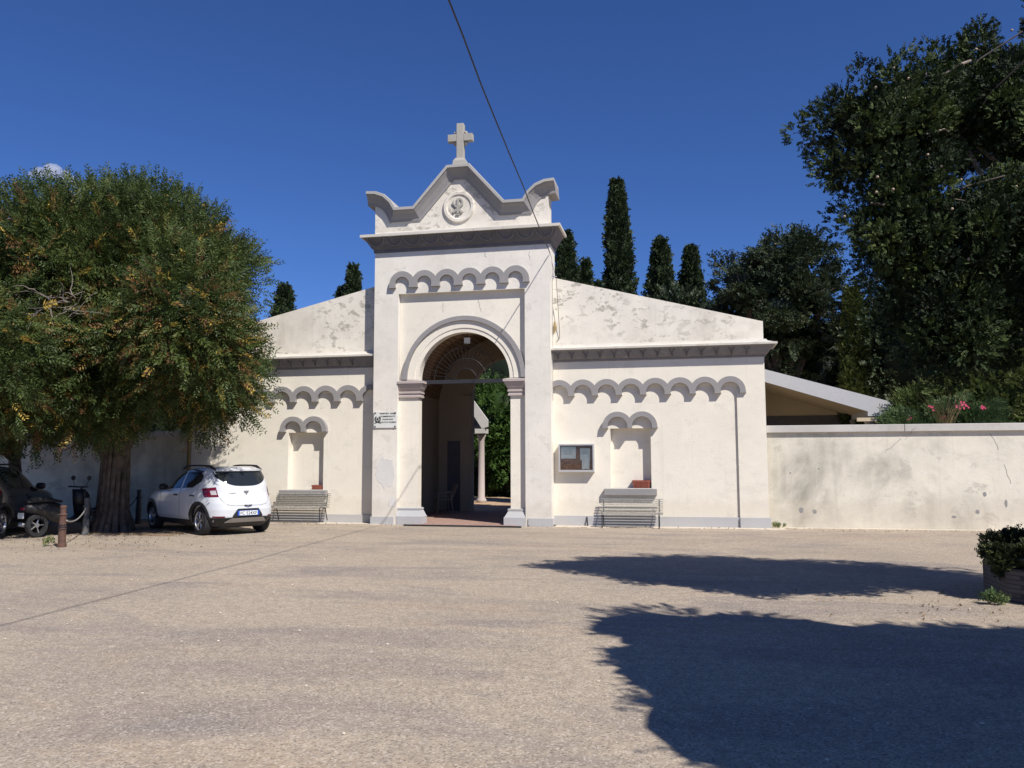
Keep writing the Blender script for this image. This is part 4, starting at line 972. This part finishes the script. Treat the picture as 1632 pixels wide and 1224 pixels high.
for k in range(16):
    a = 2 * pi * k / 16; rj = rg.uniform(.9, 1.12); mb.tube([(-13 + .46 * rj * cos(a), 17 + .46 * rj * sin(a), -.05), (-13 + .31 * rj * cos(a + .1), 17 + .31 * rj * sin(a + .1), .5), (-12.98 + .275 * cos(a + .2), 17 + .275 * sin(a + .2), 1.5), (-12.95 + .25 * cos(a + .3), 16.98 + .25 * sin(a + .3), 2.5)], [.085, .06, .05, .035], 6)
mb.tube([(-12.95, 16.95, 1.2), (-12.72, 16.9, 1.9), (-12.35, 16.85, 2.7), (-12.0, 16.8, 3.6)], [.2, .17, .14, .08], 10); mb.tube([(-13.05, 16.95, 1.4), (-13.3, 16.9, 2.2), (-13.75, 16.85, 3.2)], [.17, .14, .08], 10)
mb.build('trunk', 'bark', t)
E2 = [(-13.3, 13.2, 3.9, 1.3, 1.0, 1.2), (-15, 13.4, 4.6, 1.7, 1.2, 1.5), (-15.9, 15.8, 3.0, 1.7, 1.2, .95), (-18.2, 16, 3.2, 1.7, 1.3, 1.2), (-16.3, 16.6, 5.4, 2.6, 2.3, 2.6), (-15.6, 16.2, 6.05, 2.2, 2.0, 1.8), (-16.5, 16.0, 3.8, 2.3, 2.0, 1.6), (-14.9, 16.3, 3.9, 1.4, 1.5, 1.35), (-18.5, 16.4, 5.2, 2.2, 2.2, 2.6)]
t = thing('deciduous_tree', 'leafy tree with bare grey twigs and a slim dark trunk at the left edge', 'tree', (-16.6, 18.2, 0), group='trees on the left of the square', world=True)
crown('crown', t, 'leaf_left', E2, 400, 42, .52, .42, .0150, .12, 8, .85, 12, droop=.1, tintf=tint_left, core=.25, shell=(.4, 1.05), outw=.8, lift=5.2, gaps=GAPS)
limbs(MB(), (-16.6, 18.2, -.05), (-16.3, 17.2, 5.0), E2, 9, .17, 6).build('trunk', 'bark', t)
mb = MB(); rg = random.Random(8)
for k in range(26):
    s_ = Vector((-12.3 + rg.uniform(-.4, .7), 13.95 + rg.uniform(-.15, .15), 4.6 + rg.uniform(-.3, .45))); pts = [s_]
    d = Vector((rg.uniform(-1, 1), rg.uniform(-.4, .1), rg.uniform(-.5, .6)))
    for j in range(5): d = d + Vector((rg.uniform(-.4, .4), rg.uniform(-.2, .2), rg.uniform(-.4, .4))); pts.append(pts[-1] + d * .16)
    mb.tube(pts, [.012, .010, .008, .007, .005, .004], 4)
mb.build('bare_twigs', 'greybark', t)

# cypresses
def cypress(x, y, top, rmax, label, seed, lean=0, n=5200, z0=0, widest=.45, mat='leaf_cyp', split=None, sz=1.0, pw_=.62):
    t = thing('cypress', label, 'tree', (x, y, 0), group='cypresses behind the gatehouse', world=True)
    rng = np.random.default_rng(seed); h = rng.uniform(.12, 1, n) ** .85
    prof = np.where(h < widest, .8 + .2 * h / widest, np.maximum(.03, ((1 - h) / (1 - widest))) ** pw_)
    lob = 1 + .16 * np.sin(h * 31 + 4 * rng.random()) + .10 * np.sin(h * 75)
    th = rng.uniform(0, 2 * pi, n); nm = .17 * np.sin(3 * th + h * 18 + seed) + .13 * np.sin(7 * th - h * 37 + seed) + .1 * np.sin(2 * th + h * 60 * (1 + .1 * seed))
    r_ = rmax * prof * (lob * .35 + .65) * (1 + nm) * rng.uniform(.72, 1.06, n)
    P = np.stack([x + lean * h + r_ * np.cos(th), y + r_ * np.sin(th), z0 + (top - z0) * h - .2], 1)
    D = np.stack([np.cos(th) * .45, np.sin(th) * .45, np.ones(n)], 1) + rng.normal(0, .3, (n, 3))
    T = np.clip(.35 + .3 * np.sin(5 * th + h * 26) * np.sin(h * 47) + rng.normal(0, .18, n), 0, 1)
    V, TT = sprigs(P, D, .26 * sz * rng.uniform(.6, 1.4, n), .034 * sz, .15 * sz, 3, .5, rng, T)
    EV, EF = [], []; m1, m2 = 12, 22
    for j in range(m2 + 1):
        hh = j / m2; pr = (.8 + .2 * hh / widest) if hh < widest else max(.0, (1 - hh) / (1 - widest)) ** pw_
        for i in range(m1):
            a = 2 * pi * i / m1; q = rmax * .74 * pr * (1 + rng.uniform(-.12, .12)); EV.append((x + lean * hh + q * cos(a), y + q * sin(a), z0 + .8 + (top - z0 - 1.1) * hh))
    for j in range(m2):
        for i in range(m1): EF.append((j * m1 + i, j * m1 + (i + 1) % m1, (j + 1) * m1 + (i + 1) % m1, (j + 1) * m1 + i))
    mesh_quads('crown', V, TT, mat, t, (EV, EF, .12))
    MB().tube([(x, y, -.05), (x + lean * .3, y, 2)], [.2, .16], 8).build('trunk', 'bark', t)
    return t
cypress(-16.57, 32, 9.2, .55, 'short blunt cypress top behind the left gable, leftmost of all', 1, n=2600, widest=.7, pw_=.45)
cypress(-13.45, 32, 9.9, .62, 'ragged cypress with a shoulder right against the left side of the tower', 2, n=2600, widest=.6)
c_ = cypress(-14.15, 32.6, 9.1, .62, 'low cypress shoulder just left of the ragged cypress beside the tower', 3, n=2400, widest=.6)
cypress(-4.15, 30, 10.2, .66, 'pointed dark cypress tight against the right side of the tower', 4, n=3600, widest=.55)
cypress(-3.45, 30.4, 9.15, .42, 'slim small cypress second to the right of the tower', 5, n=2000, widest=.6)
cypress(-2.95, 30.2, 8.3, .30, 'tiny pointed cypress tip poking over the gable left of the tallest cypress', 6, n=1400, widest=.6)
cypress(-2.33, 32, 12.75, .66, 'tallest cypress, a slim column standing alone behind the right gable', 7, n=7000, widest=.42, pw_=.52)
cypress(-.68, 32, 10.25, .62, 'medium cypress with blunt top, left one of the pair behind the right gable', 8, n=4600, widest=.6, pw_=.5)
cypress(.47, 33, 10.15, .66, 'medium cypress with narrow top, right one of the pair behind the right gable', 9, n=4600, widest=.55, pw_=.55)
cypress(5.35, 26.6, 6.9, .40, 'narrow cypress behind the portico roof, sunlit yellow green put into its leaf colour', 10, n=3600, widest=.55, lean=-.15, mat='leaf_lit')
t = thing('cedar_tree', 'low rounded pale evergreen bush crown peeping over the gable between the cypress pair', 'tree', (0, 30, 0), group='trees behind the gatehouse', world=True)
crown('crown', t, 'leaf_ced', [(-.1, 30.3, 6.3, 1.0, .9, 1.5)], 46, 45, .4, .3, .03, .15, 4, .6, 31, shell=(.6, 1))
MB().tube([(0, 30.3, -.05), (0, 30.3, 6)], [.15, .08], 8).build('trunk', 'bark', t)
# cedar behind right gable
EC = [(3.1, 28.4, 6.6, 1.9, 1.7, 1.5), (3.5, 28.4, 8.0, 1.25, 1.3, 1.15), (2.2, 28.4, 7.6, 1.15, 1.2, .9), (3.0, 29.6, 4.7, 2.4, 1.8, 1.7), (4.3, 28.2, 7.0, 1.0, 1.1, .9), (4.7, 29.2, 4.5, 1.3, 1.3, 1.9)]
t = thing('cedar_tree', 'broad dark cedar with layered branches behind the right end of the gable', 'tree', (3.2, 28.5, 0), group='trees behind the gatehouse', world=True)
crown('crown', t, 'leaf_ced', EC, 240, 52, .5, .3, .026, .13, 4, .65, 41, flat=.45, shell=(.55, 1.08), core=.6)
limbs(MB(), (3.2, 28.5, -.05), (3.2, 28.5, 8.3), EC, 10, .3, 7).build('trunk', 'bark', t)
# dark evergreens behind the wall on the right
ED = [(7.2, 27.5, 5.0, 2.4, 2.0, 3.0), (9.4, 28, 4.6, 2.4, 2.0, 2.9), (6.4, 27.6, 3.2, 1.3, 1.6, 1.9), (11.5, 29, 4.6, 2.4, 2, 2.4)]
t = thing('evergreen_tree', 'dense blackish evergreen filling the gap behind the boundary wall', 'tree', (7.8, 28, 0), group='trees behind the gatehouse', world=True)
crown('crown', t, 'leaf_ced', ED, 150, 60, .6, .34, .032, .15, 4, .6, 51, shell=(.6, 1), core=.7)
limbs(MB(), (7.8, 28, -.05), (7.8, 28, 6), ED, 6, .3, 8).build('trunk', 'bark', t)
ES = [(7.9, 23.6, 3.2, 1.25, 1.1, 1.35), (9.2, 23.6, 3.4, 1.4, 1.1, 1.5), (7.0, 23.9, 2.7, .85, .9, .95), (6.3, 23.9, 2.5, .6, .7, .7)]
t = thing('feathery_shrub', 'tall feathery light green shrub above the boundary wall at the right edge', 'shrub', (8.5, 23.6, 0), world=True)
crown('foliage', t, 'leaf_light', ES, 230, 70, .36, .28, .012, .11, 6, .5, 61, shell=(.6, 1.03), core=.6, droop=-.2)
limbs(MB(), (8.5, 23.6, -.05), (8.5, 23.6, 2.6), ES, 6, .1, 9).build('trunk', 'bark', t)
def oleander(x, y, top, w_, label, seed, flowers):
    t = thing('oleander_bush', label, 'bush', (x, y, 0), group='oleanders behind the boundary wall', world=True)
    crown('foliage', t, 'leaf_ole', [(x, y, top * .62, w_, w_ * .8, top * .36)], 30, 60, .28, .24, .011, .13, 4, .6, seed, droop=-.7, shell=(.6, 1), core=.75)
    mb = MB(); rg = random.Random(seed)
    for k in range(7): a = k * .9; mb.tube([(x, y, 0), (x + w_ * .5 * cos(a), y + w_ * .5 * sin(a), top * .8)], [.03, .012], 5)
    mb.build('stems', 'bark', t)
    for fx, fz in flowers:
        mb = MB()
        for k in range(6):
            c = Vector((fx + rg.uniform(-.06, .06), y - w_ * .75 + rg.uniform(-.05, .05), fz + rg.uniform(-.06, .06)))
            for j in range(5):
                a = 2 * pi * j / 5; u_ = Vector((cos(a), rg.uniform(-.4, 0), sin(a))) * .026; w2 = Vector((-sin(a), 0, cos(a))) * .013
                mb.add([c, c + u_ * .6 + w2, c + u_, c + u_ * .6 - w2], [(0, 1, 2, 3)])
        mb.build('blossom', 'pinkflower', t)
oleander(5.55, 22.3, 2.85, .55, 'oleander bush with one pink cluster, nearest to the portico eave', 71, [(5.5, 2.62)])
oleander(6.35, 22.2, 3.0, .55, 'oleander bush with pink clusters above a dry tuft behind the wall', 72, [(5.98, 2.86), (6.22, 2.62)])
oleander(7.1, 22.2, 3.05, .6, 'oleander bush with the brightest pink clusters, rightmost behind the wall', 73, [(6.58, 2.88), (6.68, 2.97), (7.15, 2.86), (6.75, 2.9)])
mb = MB(); rg = random.Random(3)
for k in range(60):
    a = rg.uniform(-.75, .75); L_ = rg.uniform(.4, 1.1); x = 6.2 + rg.uniform(-.12, .12); mb.tube([(x, 21.5, 2.2), (x + .35 * a * L_, 21.5, 2.2 + .55 * L_), (x + .8 * a * L_, 21.5 + rg.uniform(-.1, .1), 2.25 + .95 * L_)], [.006, .004, .002], 3)
mb.tube([(6.2, 21.5, 0), (6.2, 21.5, 2.25)], .05, 6)
tag(mb.build('dry_grass_tuft', 'dry'), 'dry straw coloured tuft rising between the oleanders behind the wall', 'plant')
for x, y, h, lab, sd in ((-16.5, 24.5, 5.2, 'round dark evergreen behind the left boundary wall, beside the gatehouse', 55), (-20.5, 24, 5.8, 'broad dark evergreen behind the left boundary wall, at the left edge', 56), (-26, 25, 6, 'far dark evergreen behind the left wall, mostly hidden by nearer crowns', 57)):
    t = thing('evergreen_tree', lab, 'tree', (x, y, 0), group='trees behind the left wall', world=True); e_ = [(x, y, h * .55, 2.6, 1.6, h * .45)]
    crown('crown', t, 'leaf_dark', e_, 60, 50, .6, .34, .034, .15, 4, .6, sd, shell=(.7, 1), core=.8)
    limbs(MB(), (x, y, -.05), (x, y, h * .7), e_, 4, .2, sd).build('trunk', 'bark', t)
# garden trees seen through the portal
t = thing('garden_tree', 'bright green bushy tree seen through the portal beside the white column', 'tree', (-8.2, 38, 0), world=True)
EG = [(-8.2, 36.8, 3.4, 1.9, 1.3, 1.9), (-8.0, 36.2, 2.0, 1.7, .9, 1.2)]
crown('crown', t, 'leaf_garden', EG, 110, 45, .45, .3, .035, .15, 4, .8, 81, shell=(.6, 1), core=.75)
MB().tube([(-8.2, 38, 0), (-8, 38, 3)], [.2, .15], 8).build('trunk', 'bark', t)
t = thing('garden_tree', 'taller darker tree behind the bright green one inside the portal view', 'tree', (-8.6, 42, 0), world=True)
EG = [(-8.5, 42, 6.8, 3.6, 1.8, 3.6), (-9, 42, 4, 3, 2, 3)]
crown('crown', t, 'leaf_ced', EG, 120, 50, .6, .35, .045, .2, 4, .8, 82, shell=(.6, 1), core=.8)
MB().tube([(-8.6, 42, 0), (-8.6, 42, 5)], [.25, .15], 8).build('trunk', 'bark', t)
t = thing('garden_hedge', 'dark clipped hedge at the foot of the garden trees seen through the portal', 'hedge', (-8, 36.4, 0), world=True)
crown('foliage', t, 'leaf_dark', [(-8.9, 36.5, .7, 1.3, .5, .8), (-6.6, 36.2, .7, 1.5, .5, .85)], 50, 50, .25, .2, .03, .1, 3, .8, 83, shell=(.7, 1), core=.85)

# near conifer overhanging from the right, rooted in the brick planter
EA = [(2.25, 9.35, 5.2, .78, .6, .65), (3.2, 9.8, 5.5, 1.0, .7, .72), (2.35, 9.2, 4.1, .62, .6, .75), (3.3, 9.3, 3.5, 1.3, .65, .95), (4.35, 9.9, 5.55, 1.3, .85, 1.1), (5.9, 9.9, 4.7, 1.4, .9, 1.3), (2.75, 9.1, 2.95, .6, .45, .5), (4.4, 9.4, 3.95, 1.3, .7, .85), (5.6, 9.5, 4.2, 1.2, .7, .8)]
t = thing('conifer_tree', 'huge dark conifer with pale cones overhanging the square from the right edge', 'tree', (4.3, 10.3, 0), group='conifers by the square', world=True)
crown('crown', t, 'leaf_dark', EA, 1800, 62, .165, .085, .0092, .042, 4, .5, 91, shell=(.25, 1.10), core=.42, droop=-.25, outw=.3)
mb = limbs(MB(), (4.3, 10.3, .3), (4.4, 9.8, 4.6), EA, 14, .17, 10, spread=.8); mb.tube([(2.75, 8.98, 5.6), (2.9, 8.95, 5.68), (3.05, 9.1, 5.78)], [.012, .016, .014], 7)
mb.build('trunk', 'greybark', t)
rg = random.Random(12)
for k in range(36):
    e = EA[rg.choice((0, 1, 1, 2, 3, 4))]; a = rg.uniform(pi * 1.05, pi * 1.95); el = rg.uniform(-.2, 1.2)
    c = (e[0] + e[3] * 1.05 * cos(a) * cos(el), e[1] + e[4] * 1.05 * sin(a) * cos(el), e[2] + e[5] * 1.0 * sin(el))
    MB().lathe([(0, -.015), (.012, -.009), (.015, 0), (.011, .010), (0, .015)], c, 7).build('cone', 'cone', t, smooth=True)
# second conifer beside the camera, outside the frame: only its shadow shows
EB = [(3.75, 3.95, 4.5, 1.2, .95, .85), (4.2, 4.85, 5.0, 1.5, .85, 1.0), (3.75, 3.1, 4.0, 1.3, 1.2, .85), (3.7, 1.5, 3.2, 1.2, 1.2, .8), (5.0, 2.2, 4.0, 1.3, 1.3, .8), (6.2, 4.5, 5.0, 1.8, 1.0, 1.1), (6.0, 2.9, 4.4, 1.8, 1.4, 1.1), (8.2, 4.3, 5.0, 1.6, 1.2, 1.3)]
t = thing('conifer_tree', 'dark conifer beside the square whose shadow covers the lower right corner of the ground', 'tree', (5.6, 3.4, 0), group='conifers by the square', world=True)
crown('crown', t, 'leaf_dark', EB, 260, 60, .30, .24, .018, .10, 5, .55, 92, shell=(.6, 1.05), core=.95)
limbs(MB(), (5.6, 3.4, 0), (5.5, 3.4, 4.6), EB, 6, .2, 13).build('trunk', 'greybark', t)

# planter with shrub
t = thing('brick_planter', 'raised grey brick planter at the right edge below the clipped shrub', 'planter', (4.6, 10.9, 0), world=True)
pts = [(3.58, 10.45), (4.05, 9.85), (5.2, 9.3), (7.0, 9.2), (7.0, 12.2), (4.2, 12.2), (3.63, 11.4)]
MB().slab(pts, 0, .37).build('wall', 'planterbrick', t, bevel=.02)
MB().slab([(x + (5.0 - x) * .08, y + (10.8 - y) * .08) for x, y in pts], .36, .385).build('soil', 'soil', t)
t = thing('clipped_shrub', 'dark clipped shrub spilling over the brick planter at the right edge', 'shrub', (4.6, 11, .37), world=True)
ER = [(3.90, 10.65, .46, .48, .55, .24), (4.5, 10.6, .54, .68, .8, .30), (5.0, 10.4, .6, .9, 1.1, .36), (6.0, 10.4, .6, 1.0, 1.1, .36)]
crown('foliage', t, 'leaf_hedge', ER, 420, 60, .10, .07, .011, .035, 4, .9, 95, shell=(.75, 1.04), core=.8)
MB().tube([(4.5, 10.9, .37), (4.5, 10.9, .6)], .04, 6).build('stem', 'bark', t)
# weeds
def weed(x, y, h, n, label, seed, mat='leaf_ole', z=0):
    rng = np.random.default_rng(seed); t = thing('weed', label, 'weed', (x, y, z), group='weeds at the edges of the square', world=True)
    P = np.stack([x + rng.normal(0, h * .35, n), y + rng.normal(0, h * .3, n), np.full(n, z) + rng.uniform(0, h * .3, n)], 1)
    D = np.stack([rng.normal(0, .6, n), rng.normal(0, .6, n), np.ones(n)], 1)
    V, T = sprigs(P, D, np.full(n, h * .8), h * .06, h * .4, 4, .5, rng, rng.uniform(.2, 1, n)); mesh_quads('leaves', V, T, mat, t)
weed(3.35, 10.2, .16, 40, 'small green weed at the corner of the brick planter', 1)
weed(3.75, 9.85, .12, 34, 'second small weed along the front of the brick planter', 2)
weed(2.15, 20.5, .16, 26, 'small dry weed where the gatehouse meets the boundary wall', 3, 'leaf_light')
weed(-11.95, 13.85, .2, 9, 'thin yellowish weed left of the rusty bollard', 4, 'leaf_light')
# scattered stones on the square
rg = random.Random(77); mb = MB()
for k in range(420):
    if rg.random() < .5: x, y = rg.uniform(-12, 8), 19.75 + rg.uniform(-.35, .25) + (.5 if -3 < 0 else 0)
    else: x, y = rg.uniform(-9, 6), rg.uniform(3, 19)
    s_ = rg.uniform(.006, .017); a = rg.uniform(0, 3)
    mb.lathe([(0, 0), (s_, s_ * .3), (s_ * .8, s_ * .8), (0, s_)], (x, y, 0), 5)
tag(mb.build('loose_stones', 'gravel'), 'loose pebbles scattered over the asphalt', 'stones', kind='stuff')

# fallen leaves under the trees and against the walls
M['litter'] = foliage('dry_leaf_litter', [(0, (.10, .06, .03)), (.5, (.20, .13, .06)), (1, (.33, .24, .10))], .1)
t = thing('leaf_litter', 'dry fallen leaves strewn under the left trees and along the wall foot', 'leaves', (0, 0, 0), world=True); t['kind'] = 'stuff'
rng = np.random.default_rng(5); n = 900
P = np.concatenate([np.stack([rng.normal(-12.3, 1.9, 520), rng.normal(15.6, 1.5, 520), np.full(520, .012)], 1), np.stack([rng.uniform(-13, 9, 260), 20.25 - np.abs(rng.normal(0, .25, 260)), np.full(260, .015)], 1), np.stack([rng.normal(3.1, .9, 120), rng.normal(9.9, .8, 120), np.full(120, .01)], 1)])
D = np.stack([rng.normal(0, 1, n), rng.normal(0, 1, n), rng.uniform(0, .25, n)], 1)
V, T = sprigs(P, D, np.full(n, .02), .010, .035, 1, .6, rng, rng.uniform(0, 1, n)); V[:, 2] = np.maximum(V[:, 2], .006)
mesh_quads('leaves', V, T, 'litter', t)

# small cloud
m = bpy.data.materials.new('cloud_vapour'); m.use_nodes = True; nt = m.node_tree; nt.nodes.clear()
out = nt.nodes.new('ShaderNodeOutputMaterial'); pv = nt.nodes.new('ShaderNodeVolumePrincipled'); pv.inputs['Color'].default_value = (.98, .98, 1, 1); pv.inputs['Anisotropy'].default_value = .2
pv.inputs['Density'].default_value = .05; nt.links.new(pv.outputs[0], out.inputs['Volume'])
rng = np.random.default_rng(2); mb = MB(); base_ = Vector((-.7464, .8377, .352)) * 1500
for dx, dz, r_ in ((-14, -4, 15), (4, 3, 18), (21, -2, 14), (36, -7, 10), (-27, -8, 9)):
    v_, f_ = lump(base_ + Vector((dx * .75, dx * .66, dz)), (r_, r_, r_ * .8), rng, 20, 14, .03); mb.add(v_, f_)
o = mb.build('cloud', m, smooth=True); tag(o, 'small soft white cloud just above the crown of the left trees', 'cloud', kind='structure')
